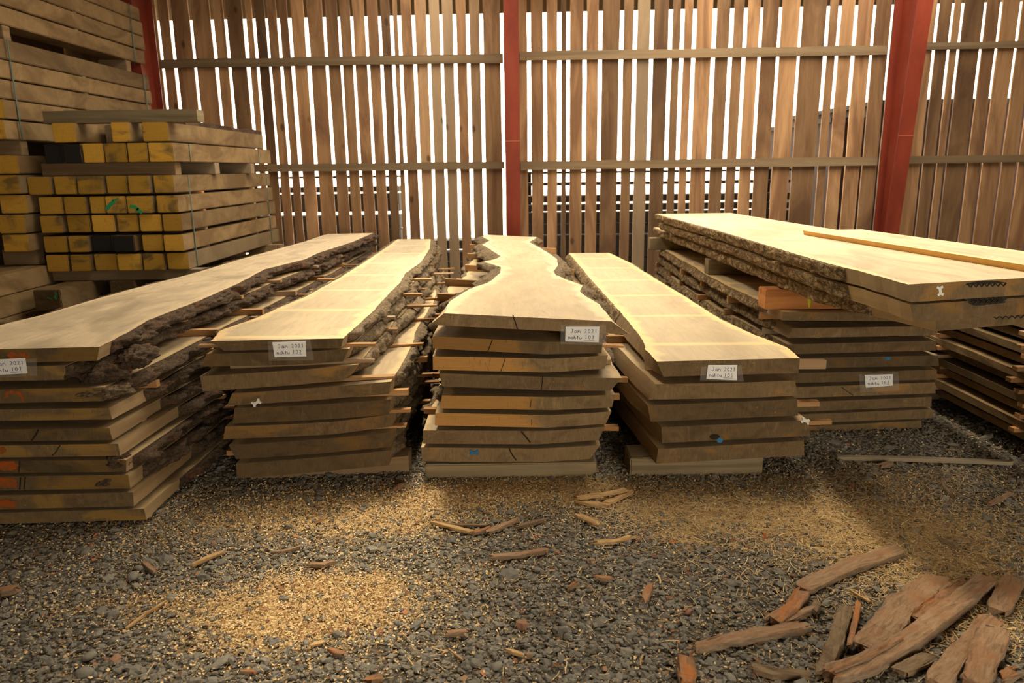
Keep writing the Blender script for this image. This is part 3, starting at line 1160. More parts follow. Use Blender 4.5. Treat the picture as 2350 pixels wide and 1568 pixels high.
# yard behind the slats
def outside_stack(x0, x1, y, levels, label, mat=None):
    root = empty('plank_stack', ((x0 + x1) / 2, y, 0))
    tag(root, label, 'plank stack', 'stacks seen dimly through the wall slats')
    w = (x1 - x0) / 2
    for (z0, z1) in levels:
        link('plank', box_me('plank', -w, w, 0, 0.4, z0, z1, [mat or M['dark_outside']]), root)
    for sx in (-w + 0.1, w - 0.2):
        link('upright', box_me('upright', sx, sx + 0.06, 0.42, 0.48, 0, levels[-1][1], [mat or M['dark_outside']]), root)


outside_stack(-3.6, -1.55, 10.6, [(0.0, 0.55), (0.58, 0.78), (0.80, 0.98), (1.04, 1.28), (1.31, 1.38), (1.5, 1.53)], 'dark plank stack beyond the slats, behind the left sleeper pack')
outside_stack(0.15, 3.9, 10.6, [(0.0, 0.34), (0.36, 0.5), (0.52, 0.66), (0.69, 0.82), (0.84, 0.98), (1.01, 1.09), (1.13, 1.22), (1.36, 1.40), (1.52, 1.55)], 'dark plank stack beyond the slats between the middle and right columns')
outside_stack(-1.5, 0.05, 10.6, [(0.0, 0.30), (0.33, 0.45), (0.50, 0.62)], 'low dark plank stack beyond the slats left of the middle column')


def shed(x0, x1, y0, y1, h, label):
    root = empty('shed', ((x0 + x1) / 2, (y0 + y1) / 2, 0))
    tag(root, label, 'shed', 'dark red sheds beyond the wall')
    w, d = (x1 - x0) / 2, (y1 - y0) / 2
    link('wall', box_me('wall', -w, w, -d, d, 0, h, [M['purple_outside']]), root)
    link('roof', mesh('roof', *join([boxvf(-w - 0.05, w + 0.05, -d - 0.05, d + 0.05, h, h + 0.06)]), [M['dark_outside']]), root)


hz = ony(2150, 228, 10.3)[2]
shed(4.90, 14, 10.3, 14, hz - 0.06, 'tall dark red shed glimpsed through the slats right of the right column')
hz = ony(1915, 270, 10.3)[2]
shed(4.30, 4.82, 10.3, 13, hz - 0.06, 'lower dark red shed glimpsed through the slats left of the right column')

# ------------------------------------------------------------------ slab stacks
SN = {'L': 'leftmost stack', '102': 'narrow banded stack', '101': 'burl-edged stack', '105': 'pale-topped stack', '103': 'half-covered stack'}


def descs(first, mids, name):
    return [first] + ['%s oak slab, %s from top of the %s' % (m, ORD[i + 1], name) for i, m in enumerate(mids)]


# ---- stack at far left -------------------------------------------------------------------
rows = [(-150, 808, 236, 796, 227, 830, -150, 838, 0, 0),
        (-150, 845, 150, 839, 147, 874, -150, 876),
        (-150, 898, 240, 889, 240, 922, -150, 928),
        (-150, 942, 250, 937, 257, 961, -150, 970),
        (-150, 988, 251, 983, 257, 1010, -150, 1016),
        (-150, 1025, 271, 1019, 276, 1047, -150, 1052),
        (-150, 1060, 290, 1056, 292, 1083, -150, 1088),
        (-150, 1097, 294, 1090, 296, 1122, -150, 1128),
        (-150, 1141, 306, 1139, 309, 1166, -150, 1178),
        (-150, 1182, 330, 1168, 334, 1190, -150, 1210)]
tl = [(-420, 830), (-150, 790), (0, 745), (102, 721), (204, 690), (306, 662), (383, 643), (446, 627), (542, 598), (640, 571), (700, 555), (740, 541), (770, 534)]
tr = [(236, 796), (300, 762), (338, 738), (421, 706), (462, 690), (548, 652), (606, 620), (700, 597), (731, 582), (809, 557), (855, 537), (880, 528)]
topz = 0.85
fp = onz(855, 537, topz)
far = (fp[0] - 0.62, fp[0] - 0.02, fp[1], 0.0, 0.06)
flare = (lambda y: -0.02, lambda y: -0.03 + 0.05 * min(1, max(0, (y - 3.3) * 1.2)) + 0.02 * fbm(3.3, y * 2, 1, 2))
D = descs('thick weathered oak slab with rough bark, uppermost of the leftmost stack',
          ['bark-cornered brown', 'orange-marked brown', 'dusty brown', 'cracked brown', 'split ochre brown', 'orange-ended brown', 'black-stained', 'wide dusty', 'wide ground-level'], SN['L'])
S_L = stack('L', SN['L'], 3.20, 0.0, rows, far, (tl, tr), (M['top_grey'], M['top_plain']), M['end_left'], M['cut'], M['bark'], D, amp=0.03, barkst=(0.1, [0.12, 0.0, 0.0, 0.28, 0.45, 0.55, 0.05, 0.12, 0.6, 0.35]), rows_b=10,
            bulge=0.03, rough=0.05, ys=(0.32, 1.0, 1.7, 2.5, 3.3, 4.2), out=(0.02, 0.10), fronts={0: (20, 230), 1: (20, 300), 2: (20, 356), 3: (20, 306), 4: (20, 318), 5: (20, 300), 6: (20, 290), 7: (20, 342), 8: (20, 290)}, top_flare=flare)

def lump(slab, u, v, ru, rv, ry, dy, seed, mat, label):
    c = proud(slab, u, v, 0)
    e = proud(slab, u + ru, v, 0)
    f = proud(slab, u, v - rv, 0)
    rx, rz = abs(e[0] - c[0]), abs(f[2] - c[2])
    V0, F0 = subdiv(*subdiv(*subdiv(*ICO1)))
    V = []
    org = np.array(slab.o.location)
    for a_ in V0:
        d = 1 + 0.35 * fbm(a_[0] * 1.6 + seed, a_[1] * 1.6, a_[2] * 1.6, 3) + 0.12 * fbm(a_[0] * 8, a_[1] * 8 + seed, a_[2] * 8, 3)
        V.append(np.array([c[0] + a_[0] * rx * d, c[1] + dy + a_[1] * ry * d, c[2] + a_[2] * rz * d]) - org)
    o_ = link('bark_lump', mesh('bark_lump', V, [tuple(int(i) for i in q) for q in F0], [mat], None, True), slab.o)
    o_['label'] = label


lump(S_L[1], 205, 868, 58, 26, 0.10, 0.13, 1.0, M['bark'], 'bark-wrapped knot')
lump(S_L[1], 262, 846, 36, 22, 0.12, 0.22, 4.0, M['bark'], 'bark-wrapped knot')
lump(S_L[2], 222, 905, 60, 17, 0.09, 0.07, 2.0, M['bark_grey'], 'shaggy pale bark')
lump(S_L[6], 262, 1064, 30, 15, 0.05, 0.04, 3.0, M['bark'], 'dark bark corner')
lump(S_L[7], 240, 1108, 34, 12, 0.03, 0.025, 6.0, M['bark'], 'dark bark inclusion')

# ---- stack 102 ---------------------------------------------------------------------------
rows = [(486, 784, 784, 777, 774, 798, 517, 807),
        (474, 812, 800, 801, 782, 826, 463, 847, 0, 0.05),
        (459, 864, 821, 837, 790, 876, 463, 895, 0, 0.03),
        (533, 903, 897, 876, 897, 901, 523, 934, 0, 0),
        (539, 940, 897, 917, 893, 954, 537, 973, 0, 0),
        (517, 979, 899, 960, 902, 984, 511, 1012, 0, 0.06),
        (525, 1022, 904, 993, 893, 1028, 544, 1051, 0, 0),
        (541, 1065, 897, 1034, 893, 1072, 543, 1094, 0, 0)]
tl = [(486, 783), (505, 761), (587, 732), (650, 703), (700, 683), (782, 637), (844, 598), (910, 552), (925, 540)]
tr = [(786, 777), (813, 753), (852, 718), (885, 681), (918, 648), (930, 627), (965, 602), (986, 571), (988, 551), (990, 538)]
z1 = ony(486, 784, 3.68)[2]
k102 = 0.007
fa, fb = onz(910, 553, z1, k102), onz(986, 551, z1, k102)
far = (fa[0], fb[0] + 0.05, (fa[1] + fb[1]) / 2, 0.03, 0.10)
D = descs('banded oak slab with cream sapwood edges, uppermost of the narrow banded stack',
          ['tilted grey brown', 'forward-jutting grey brown', 'white-clipped', 'broken-cornered', 'knotted brown', 'dusty sagging', 'lowest grey brown'], SN['102'])
S_102 = stack('102', SN['102'], 3.72, 0.07, rows, far, (tl, tr), (M['top_band'], M['top_plain']), M['end_dusty'], M['cut'], M['bark_grey'], D, zk=k102, amp=0.03, barkst=(0.15, 0.12),
              bulge=0.03, rough=0.03, ys=(0.12, 0.85, 1.6, 2.4, 3.2, 4.1), out=(0.03, 0.16), fronts={0: (458, 865), 1: (None, 861), 2: (490, 907), 3: (None, 937), 4: (None, 939), 5: (None, 927), 6: (499, None)}, meanflare=0.01, cup=[0, 0, 0, .004, .006, .006, .006, .004], floorz=0.03)

# ---- stack 101 (burl edges) ---------------------------------------------------------------
rows = [(1033, 719, 1376, 738, 1400, 765, 1003, 749, 0, 0),
        (993, 772, 1385, 788, 1376, 812, 991, 804, 0, 0.09),
        (993, 818, 1397, 816, 1390, 845, 991, 851, 0, 0.10),
        (1008, 857, 1427, 868, 1400, 896, 1018, 889, 0, 0.03),
        (1014, 908, 1412, 906, 1405, 936, 1016, 937, 0, 0.06),
        (999, 948, 1404, 948, 1390, 978, 999, 975, 0, 0.08),
        (971, 988, 1389, 980, 1370, 1012, 971, 1017, 0, 0.07),
        (966, 1027, 1378, 1022, 1350, 1056, 966, 1057, 0, 0.06)]
tl = [(1031, 703), (1075, 673), (1091, 665), (1118, 655), (1138, 640), (1150, 628), (1150, 615), (1110, 606), (1138, 598), (1150, 590), (1128, 577), (1108, 566), (1125, 556), (1108, 548), (1122, 541), (1122, 536)]
tr = [(1391, 707), (1374, 688), (1345, 673), (1330, 661), (1336, 647), (1300, 636), (1276, 627), (1269, 618), (1279, 606), (1278, 590), (1259, 577), (1232, 563), (1214, 554), (1230, 544), (1232, 537)]
z1 = ony(1200, 728, 3.72)[2]
fp = onz(1180, 543, z1, 0.004)
far = (fp[0] - 0.36, fp[0] + 0.30, fp[1], 0.02, 0.02)
burl = lambda y: -0.02 - 0.055 * math.exp(-max(0, y - 3.7) * 4) - 0.13 * math.exp(-((y - 5.15) / 0.33) ** 2) - 0.10 * math.exp(-((y - 6.6) / 0.4) ** 2) - 0.07 * math.exp(-((y - 7.6) / 0.4) ** 2) - 0.02 * abs(fbm(2, y * 3, 1))
burr = lambda y: 0.02 + 0.075 * math.exp(-max(0, y - 3.7) * 4) + 0.06 * math.exp(-((y - 4.75) / 0.2) ** 2) + 0.07 * math.exp(-((y - 5.9) / 0.4) ** 2)
D = descs('wavy burl-edged oak slab with a crack, uppermost of the burl-edged stack',
          ['orange-streaked', 'orange-ended', 'wide angled', 'half-orange', 'orange-cornered', 'split brown', 'blue-clipped'], SN['101'])
S_101 = stack('101', SN['101'], 3.70, -0.02, rows, far, (tl, tr), (M['top_burl'], M['top_plain']), [M['end_mid_dusty'], M['end_mid'], M['end_mid'], M['end_mid_dusty'], M['end_mid'], M['end_mid'], M['end_mid_dusty'], M['end_mid_dusty']], M['top_burl'], M['bark_grey'], D, zk=0.004, amp=0.07, barkst=(0.32, 0.42), rows_b=9,
              bulge=0.035, rough=0.035, out=(0.02, 0.08), ys=(0.30, 0.95, 1.65, 2.4, 3.2, 4.1), fronts={0: (None, None), 1: (None, 1428), 2: (None, 1401), 3: (None, 1440), 4: (None, 1422), 5: (968, 1362), 6: (None, 1421)}, top_flare=(burl, burr), floorz=0.12)

# ---- stack 105 ---------------------------------------------------------------------------
rows = [(1505, 830, 1837, 822, 1829, 858, 1521, 863, 0, 0, -0.02),
        (1505, 882, 1825, 875, 1829, 914, 1491, 914, 0, 0.02),
        (1486, 931, 1829, 917, 1832, 953, 1493, 969),
        (1518, 981, 1855, 965, 1855, 999, 1521, 1019, 0, 0, 0.0),
        (1511, 1031, 1845, 1012, 1843, 1046, 1505, 1064)]
tl = [(1508, 834), (1500, 822), (1482, 803), (1475, 781), (1436, 731), (1389, 678), (1354, 639), (1336, 617), (1307, 583), (1300, 572)]
tr = [(1840, 828), (1834, 820), (1805, 796), (1729, 767), (1654, 733), (1607, 703), (1568, 678), (1514, 646), (1479, 624), (1450, 605), (1400, 582), (1380, 570)]
z1 = ony(1670, 826, 3.64)[2]
fa, fb = onz(1307, 583, z1), onz(1400, 582, z1)
far = (fa[0] - 0.04, fb[0] + 0.03, fa[1], 0.14, 0.03)
D = descs('pale oak slab with yellow sapwood edges and cross bands, uppermost of the pale-topped stack',
          ['slope-topped wide', 'thick dusty brown', 'knotty', 'lowest thick dusty'], SN['105'])
S_105 = stack('105', SN['105'], 3.57, 0.06, rows, far, (tl, tr), (M['top_pale'], M['top_plain']), M['end_dusty'], M['cut'], M['bark_pale'], D, amp=0.03, barkst=(1.3, 0.3),
              bulge=0.012, rough=0.014, out=(0.01, 0.05), fronts={0: (1481, 1895), 1: (1476, None), 2: (1493, 1881), 3: (None, 1914)}, meanflare=0.02, floorz=0.06)

# ---- stack 103 ---------------------------------------------------------------------------
rows = [(1796, 716, 2118, 718, 2118, 738, 1794, 735),
        (1818, 754, 2152, 748, 2152, 771, 1809, 775),
        (1807, 791, 2148, 782, 2148, 806, 1815, 812),
        (1815, 823, 2153, 816, 2155, 840, 1820, 846),
        (1820, 857, 2150, 849, 2150, 872, 1820, 879),
        (1820, 889, 2146, 878, 2148, 904, 1820, 913),
        (1825, 924, 2138, 911, 2138, 936, 1825, 943),
        (1825, 952, 2138, 941, 2138, 962, 1825, 973),
        (1840, 979, 2114, 966, 2114, 984, 1840, 990)]
tl = [(1796, 716), (1760, 692), (1732, 662), (1635, 632), (1609, 614), (1545, 587), (1511, 563), (1500, 555)]
z1 = ony(1796, 716, 4.36)[2]
fa = onz(1511, 563, z1)
trr = [(2118, 718), (1700, 560)]
far = (fa[0], fa[0] + 0.75, fa[1], 0.10, 0.02)
tlf = trace(tl, z1)
D = descs('oak slab with yellow sapwood edge, uppermost of the half-covered stack under the cross beams',
          ['bark-edged brown', 'wide brown', 'blue-dotted brown', 'card-backed brown', 'dusty brown', 'grey brown', 'lower brown', 'lowest shaded'], SN['103'])
FR[0] = 4.36
S_103 = stack('103', SN['103'], 4.36, 0.0, rows, far, None, (M['top_pale'], M['top_plain']), M['end_dusty'], M['cut'], M['bark_pale'], D, amp=0.03, barkst=(0.22, 0.2),
              bulge=0.012, rough=0.02, out=(0.01, 0.05), ys=(0.3, 0.95, 1.6, 2.3, 3.0, 3.7), fronts={7: (None, None)}, meanflare=0.012)

# ------------------------------------------------------------------ bearers under the stacks
def bearer(px, v_bot, x_or_none, Y, z0, z1, label, mat=None, depth=0.1, dz=0.0, name='bearer_block'):
    x0, x1 = px
    me = box_me(name, -(x1 - x0) / 2, (x1 - x0) / 2, -depth / 2, depth / 2, 0, z1 - z0, [mat or M['bearer']], 0.006)
    o = link(name, me)
    o.location = ((x0 + x1) / 2, Y, z0)
    tag(o, label, 'bearer', 'bearer blocks on the floor')
    return o


def lowest(s, x, y):
    return s.zbot(x, y)


s = S_101[-1]
zb = min(s.zbot(-0.45, 3.8), s.zbot(0.4, 3.8)) - 0.001
bearer((-0.47, 0.44), 0, None, 3.80, 0, zb, 'long pale bearer block under the front of the burl-edged stack', M['grey_beam'], 0.2)
bearer((-0.45, 0.36), 0, None, 6.2, 0, zb, 'bearer block under the middle of the burl-edged stack', None, 0.15)
bearer((-0.45, 0.36), 0, None, 8.3, 0, zb, 'bearer block under the far end of the burl-edged stack', None, 0.15)
s = S_102[-1]
a_, b_ = ony(589, 1100, 3.8)[0], ony(937, 1040, 3.8)[0]
bot = [(a_, 3.72, 0), (b_, 3.80, 0), (b_, 3.93, 0), (a_, 3.85, 0)]
top = [(x, y, s.zbot(x, y) - 0.001 + (-s.cup * 1.0)) for x, y, _ in bot]
c = np.mean(np.array(bot), axis=0)
o = link('bearer_block', hexa('bearer_block', [np.array(p) - c for p in bot], [np.array(p) - c for p in top], [M['bearer']]))
o.location = c
tag(o, 'dark brown bearer block under the front of the narrow banded stack', 'bearer', 'bearer blocks on the floor')
for yy, nm in ((6.2, 'middle'), (8.2, 'far end')):
    bearer((s.xl(yy) + 0.02, s.xr(yy) - 0.02), 0, None, yy, 0, max(0.02, min(s.zbot(s.xl(yy), yy), s.zbot(s.xr(yy), yy)) - 0.008), 'bearer block under the %s of the narrow banded stack' % nm)
s = S_105[-1]
x0 = ony(1446, 1075, 3.70)[0]
zb = min(s.zbot(0.7, 3.8), s.zbot(1.5, 3.8)) - 0.001
bearer((x0, 1.32), 0, None, 3.80, 0, zb, 'grey bearer block sticking out left under the front of the pale-topped stack', M['grey_beam'], 0.2)
for yy, nm in ((6.2, 'middle'), (8.3, 'far end')):
    bearer((0.75, 1.2), 0, None, yy, 0, zb, 'bearer block under the %s of the pale-topped stack' % nm)

# ------------------------------------------------------------------ cards
GL = {  # strokes on a 1 x 1 cell, y up
    'J': [[(0.25, 0.95), (0.65, 1.0), (0.6, 0.3), (0.4, 0.05), (0.15, 0.2)]],
    'a': [[(0.8, 0.5), (0.45, 0.6), (0.2, 0.35), (0.3, 0.05), (0.6, 0.1), (0.8, 0.5), (0.78, 0.1), (0.95, 0.05)]],
    'n': [[(0.15, 0.6), (0.2, 0.05)], [(0.2, 0.4), (0.5, 0.62), (0.72, 0.5), (0.78, 0.05)]],
    'h': [[(0.2, 1.0), (0.18, 0.05)], [(0.2, 0.35), (0.5, 0.55), (0.7, 0.4), (0.75, 0.05)]],
    't': [[(0.45, 0.95), (0.42, 0.15), (0.65, 0.05)], [(0.2, 0.6), (0.75, 0.65)]],
    'u': [[(0.15, 0.55), (0.2, 0.12), (0.5, 0.05), (0.75, 0.25), (0.8, 0.58), (0.82, 0.08)]],
    '0': [[(0.5, 0.95), (0.2, 0.7), (0.2, 0.25), (0.5, 0.05), (0.8, 0.3), (0.8, 0.72), (0.5, 0.95)]],
    '1': [[(0.35, 0.8), (0.55, 0.98), (0.5, 0.05)]],
    '2': [[(0.2, 0.75), (0.45, 0.97), (0.75, 0.8), (0.6, 0.45), (0.2, 0.07), (0.85, 0.1)]],
    '3': [[(0.2, 0.9), (0.6, 0.95), (0.75, 0.75), (0.45, 0.52), (0.78, 0.35), (0.6, 0.06), (0.2, 0.12)]],
    '5': [[(0.8, 0.95), (0.3, 0.92), (0.28, 0.55), (0.65, 0.58), (0.78, 0.3), (0.5, 0.04), (0.2, 0.12)]],
    '7': [[(0.2, 0.9), (0.8, 0.93), (0.45, 0.05)]],
}


def card(slab, px_paper, px_sleeve, num, label):
    P = [proud(slab, u, v, 0.012) for u, v in px_paper]        # TL TR BR BL
    Q = [proud(slab, u, v, 0.015) for u, v in px_sleeve]
    c = np.mean(np.array(P), axis=0)
    root = empty('name_card', c)
    tag(root, label, 'card', 'name cards on the slab stacks')
    dy = np.array([0, 0.0012, 0])
    link('paper', mesh('paper', [p - c for p in P] + [p - c + dy for p in P], [(0, 3, 2, 1), (4, 5, 6, 7), (0, 1, 5, 4), (1, 2, 6, 5), (2, 3, 7, 6), (3, 0, 4, 7)], [M['paper']]), root)
    # sleeve: slightly wavy film
    n = 10
    V, Fc = [], []
    for i in range(n + 1):
        for j in range(n + 1):
            a, b = i / n, j / n
            p = Q[0] * (1 - a) * (1 - b) + Q[1] * a * (1 - b) + Q[2] * a * b + Q[3] * (1 - a) * b
            V.append(p - c + np.array([0, 0.0022 * fbm(a * 4, b * 4, float(num), 2) - 0.002, 0]))
    for i in range(n):
        for j in range(n):
            Fc.append((i * (n + 1) + j, i * (n + 1) + j + 1, (i + 1) * (n + 1) + j + 1, (i + 1) * (n + 1) + j))
    sl = link('clear_sleeve', mesh('clear_sleeve', V, Fc, [M['sleeve']], None, True), root)
    # handwriting
    V, Fc = [], []

    def cell(x, y):
        return P[0] * (1 - x) * y + P[1] * x * y + P[2] * x * (1 - y) + P[3] * (1 - x) * (1 - y) - c + np.array([0, -0.0006, 0])

    def put(ch, x, y, w, h):
        for st in GL[ch]:
            pts = [(x + a * w, y + b * h) for a, b in st]
            for poly in stroke_poly([(a * 1.75, b) for a, b in pts], 0.032):
                b0 = len(V)
                V.extend([cell(a / 1.75, b) for a, b in poly])
                Fc.append((b0, b0 + 1, b0 + 2, b0 + 3))
    x = 0.14
    for ch in 'Jan':
        put(ch, x, 0.58, 0.11, 0.27)
        x += 0.105
    x += 0.10
    for ch in '2021':
        put(ch, x, 0.58, 0.085, 0.27)
        x += 0.10
    x = 0.08
    for ch in 'nahtu':
        put(ch, x, 0.17, 0.085, 0.25)
        x += 0.082
    x = 0.57
    for ch in num:
        put(ch, x, 0.18, 0.085, 0.27)
        x += 0.105
    for poly in stroke_poly([(0.55 * 1.75, 0.12), (0.87 * 1.75, 0.13)], 0.028):
        b0 = len(V)
        V.extend([cell(a / 1.75, b) for a, b in poly])
        Fc.append((b0, b0 + 1, b0 + 2, b0 + 3))
    link('handwriting', mesh('handwriting', V, Fc, [M['ink']]), root)


card(S_101[0], [(1298, 750), (1376, 750), (1374, 786), (1297, 784)], [(1287, 746), (1391, 747), (1392, 792), (1286, 790)], '101', 'white card reading Jan 2021 nahtu 101 in a clear sleeve')
card(S_102[0], [(625, 786), (701, 783), (703, 818), (630, 820)], [(614, 783), (712, 779), (721, 827), (618, 828)], '102', 'white card reading Jan 2021 nahtu 102 in a clear sleeve')
card(S_105[0], [(1625, 838), (1692, 838), (1691, 873), (1621, 870)], [(1609, 842), (1701, 839), (1707, 876), (1606, 873)], '105', 'white card reading Jan 2021 nahtu 105 in a clear sleeve')
card(S_103[4], [(1984, 861), (2049, 859), (2049, 885), (1987, 890)], [(1971, 859), (2061, 854), (2063, 896), (1974, 901)], '103', 'white card reading Jan 2021 nahtu 103 in a clear sleeve')
card(S_L[0], [(-26, 826), (58, 822), (63, 857), (-22, 862)], [(-36, 830), (84, 822), (86, 862), (-34, 868)], '107', 'white card reading 2021 and 107, cut off by the left edge')

# ------------------------------------------------------------------ clips, fasteners, paint and cracks on the slab ends
def s_clip(slab, cx, cy, ang, w, h, mat, label):
    base = [(-0.5, -0.42), (-0.28, -0.5), (-0.18, -0.22), (0.18, -0.22), (0.3, -0.5), (0.5, -0.3), (0.38, 0.0), (0.5, 0.35), (0.3, 0.5), (0.18, 0.22), (-0.18, 0.22), (-0.3, 0.5), (-0.5, 0.35), (-0.38, 0)]
    ca, sa = math.cos(ang), math.sin(ang)
    poly = [(cx + (a * w) * ca - (b * h) * sa, cy + (a * w) * sa + (b * h) * ca) for a, b in base]
    return flat_part('anti_split_clip', slab, [poly], mat, label, 0.006, 0.006)


s_clip(S_102[3], 588, 925, -0.55, 22, 15, M['white_plastic'], 'white plastic clip')
s_clip(S_101[7], 1088, 1039, 0.0, 21, 12, M['blue_plastic'], 'blue plastic clip')
s_clip(S_105[3], 1849, 967, 0.3, 20, 14, M['white_plastic'], 'white plastic clip')


def blob(cx, cy, rx, ry, n=10, seed=0):
    return [(cx + rx * math.cos(k / n * 6.283) * (1 + 0.25 * mn.noise(Vector((k, seed, 1)))), cy + ry * math.sin(k / n * 6.283) * (1 + 0.25 * mn.noise(Vector((k, seed, 5))))) for k in range(n)]


flat_part('blue_plug', S_105[3], [blob(1652, 1011, 7, 6)], M['blue_plastic'], 'blue blob')
flat_part('blue_plug', S_103[3], [blob(2038, 823, 6, 4)], M['blue_plastic'], 'blue blob')
flat_part('knot', S_105[3], [blob(1640, 1003, 12, 7, 12, 3)], M['crack'], 'torn knot', 0.001)
flat_part('paint_mark', S_L[0], [splat(40, 816, 22, 7, 2)], M['orange_paint'], 'orange spray mark')
flat_part('paint_mark', S_L[2], stroke_poly([(14, 914), (16, 902), (28, 900), (44, 903), (52, 914), (54, 922)], 8), M['orange_paint'], 'orange spray arc')
flat_part('paint_mark', S_L[5], [splat(0, 1034, 10, 9, 4)], M['orange_paint'], 'orange spray mark')
flat_part('paint_mark', S_L[6], [splat(14, 1069, 26, 10, 5)], M['orange_paint'], 'orange spray mark')
flat_part('paint_mark', S_L[7], [splat(16, 1109, 28, 10, 6)], M['orange_paint'], 'orange spray mark')
flat_part('paint_mark', S_L[8], [splat(6, 1158, 30, 10, 7)], M['orange_paint'], 'faded orange spray mark')


def crack(slab, pts, w):
    flat_part('crack', slab, stroke_poly(pts, w), M['crack'], None, 0.0012, 0.002)


crack(S_L[4], [(88, 986), (82, 998), (72, 1012)], 4)
crack(S_L[5], [(138, 1022), (128, 1038), (120, 1046)], 2.5)
crack(S_L[7], [(47, 1096), (45, 1124)], 3)
crack(S_L[7], [(58, 1095), (55, 1123)], 3)
crack(S_L[6], [(45, 1058), (43, 1085)], 3)
crack(S_101[0], [(1177, 724), (1182, 738), (1188, 757)], 2.6)
crack(S_101[1], [(1130, 780), (1119, 808)], 2.2)
crack(S_101[2], [(1160, 822), (1149, 853)], 1.6)
crack(S_101[3], [(1246, 864), (1242, 895)], 2.2)
crack(S_101[6], [(1196, 990), (1206, 1002), (1217, 1016)], 3.4)
crack(S_101[7], [(1168, 1029), (1176, 1045), (1185, 1057)], 3.0)
crack(S_101[4], [(1219, 918), (1217, 936)], 1.4)
crack(S_101[5], [(1220, 962), (1220, 976)], 1.4)
crack(S_103[5], [(1930, 888), (1958, 908)], 1.6)

# ------------------------------------------------------------------ beams over stack 103 and the crossing slabs
s1 = S_103[0]


def cross_beam(x0, x1, Y, h, d, mat, label, endm=None, z=None):
    z0 = z if z is not None else max(s1.ztop(x, Y) for x in (max(x0, s1.xl(Y)), min(x1, s1.xr(Y)))) + 0.001
    me = box_me('cross_beam', 0, x1 - x0, -d / 2, d / 2, 0, h, [mat], 0.005)
    o = link('cross_beam', me)
    o.location = (x0, Y, z0)
    tag(o, label, 'beam', 'cross beams over the half-covered stack')
    return o, z0 + h


p = ony(1757, 707, 4.42)
ob, zt = cross_beam(p[0], 2.6, 4.50, ony(1757, 661, 4.42)[2] - ony(1757, 707, 4.42)[2], 0.14, M['orange_beam'], 'orange brown beam with a yellow chalk mark, nearest cross beam on the half-covered stack')
ym = np.array([ony(u, v, 4.428) for u, v in blob(1857, 688, 3.5, 19, 12, 3)])
lo = np.array(ob.location)
n = len(ym)
V = [q - lo for q in ym] + [q - lo + np.array([0, 0.004, 0]) for q in ym]
pm = link('chalk_mark', mesh('chalk_mark', V, [tuple(range(n))] + [(i, n + i, n + (i + 1) % n, (i + 1) % n) for i in range(n)], [M['yellow_paint']]), ob)
pm['label'] = 'yellow chalk line'
bh = zt - ob.location[2]
y2 = 6.0
x2 = ony(1621, 612, y2)[0]
cross_beam(x2, 2.5, y2, bh, 0.13, M['grey_beam'], 'grey weathered cross beam in the middle of the half-covered stack')
y3 = 7.9
x3 = ony(1490, 548, y3)[0]
cross_beam(x3, 2.5, y3, bh, 0.13, M['grey_beam'], 'grey weathered cross beam at the far end of the half-covered stack')
zbase = max(zt, 0.88)

# slab thicknesses from the corner
TH = 0.072
zc3 = zbase + 0.002
zc2 = zc3 + TH + 0.022
zc1 = zc2 + TH + 0.012
zt1 = zc1 + TH
el1 = trace([(2084, 653), (1968, 621), (1900, 605), (1740, 557), (1660, 533), (1590, 514), (1502, 490)], zt1)
p0 = onz(2084, 653, zt1)
pf = onz(1502, 491, zt1)
er1 = lambda y: float(np.interp(y, [2.6, 3.2, 4.0, 5.0, 6.5, 9], [0.98, 0.98, 0.96, 0.90, 0.82, 0.72])) + 0.0 * y + el1(y) * 0 + float(np.interp(y, [p0[1], pf[1]], [p0[0], pf[0]]))
pr_ = onz(2350, 638, zt1)
kf = (pr_[1] - p0[1]) / (pr_[0] - p0[0])
wfront = er1(p0[1]) - p0[0]
GRP = 'wide slabs lying over the half-covered stack'
C1 = Slab(el1, er1, zt1, zt1, TH, p0[1], p0[1] + kf * wfront, pf[1], lambda y: 0.02, lambda y: 0.02)
C1.build('oak_slab', M['top_cross'], M['end_dusty'], M['cut_light'], M['bark_pale'], 'wide pale oak slab with ridged bark, uppermost of three over the half-covered stack', 'slab', GRP, 70, 0.52, 0.5, 0.012, 0.018, 9, 'LR', 3.1)
el2 = lambda y: el1(y) + 0.025 + 0.012 * fbm(1, y * 2, 4)
er2 = lambda y: er1(y) + 0.02
C2 = Slab(el2, er2, zc2 + TH, zc2 + TH, TH, p0[1] + 0.01, p0[1] + 0.01 + kf * wfront, pf[1] - 0.05, lambda y: 0.02, lambda y: 0.02)
C2.build('oak_slab', M['top_plain'], M['end_dusty'], M['cut_light'], M['bark_pale'], 'wide oak slab with ridged bark, second of three over the half-covered stack', 'slab', GRP, 50, 0.52, 0.5, 0.012, 0.018, 9, 'LR', 8.1)
p3 = onz(2148, 723, zc3 + TH)
el3a = onz(1500, 522, zc3 + TH)
el3 = lambda y: float(np.interp(y, [p3[1], p3[1] + 0.7, el3a[1]], [p3[0], p3[0] - 0.22, el3a[0]])) + 0.02 * fbm(5, y * 2, 4)
C3 = Slab(el3, lambda y: el3(y) + 1.0, zc3 + TH, zc3 + TH, TH, p3[1], p3[1] + kf * 1.0, el3a[1], lambda y: 0.01, lambda y: 0.02)
C3.build('oak_slab', M['top_plain'], M['end_dusty'], M['cut_light'], M['bark_pale'], 'set-back oak slab with dark corrugated fasteners, lowest of three over the half-covered stack', 'slab', GRP, 50, 0.35, 0.5, 0.012, 0.018, 9, 'LR', 5.7)
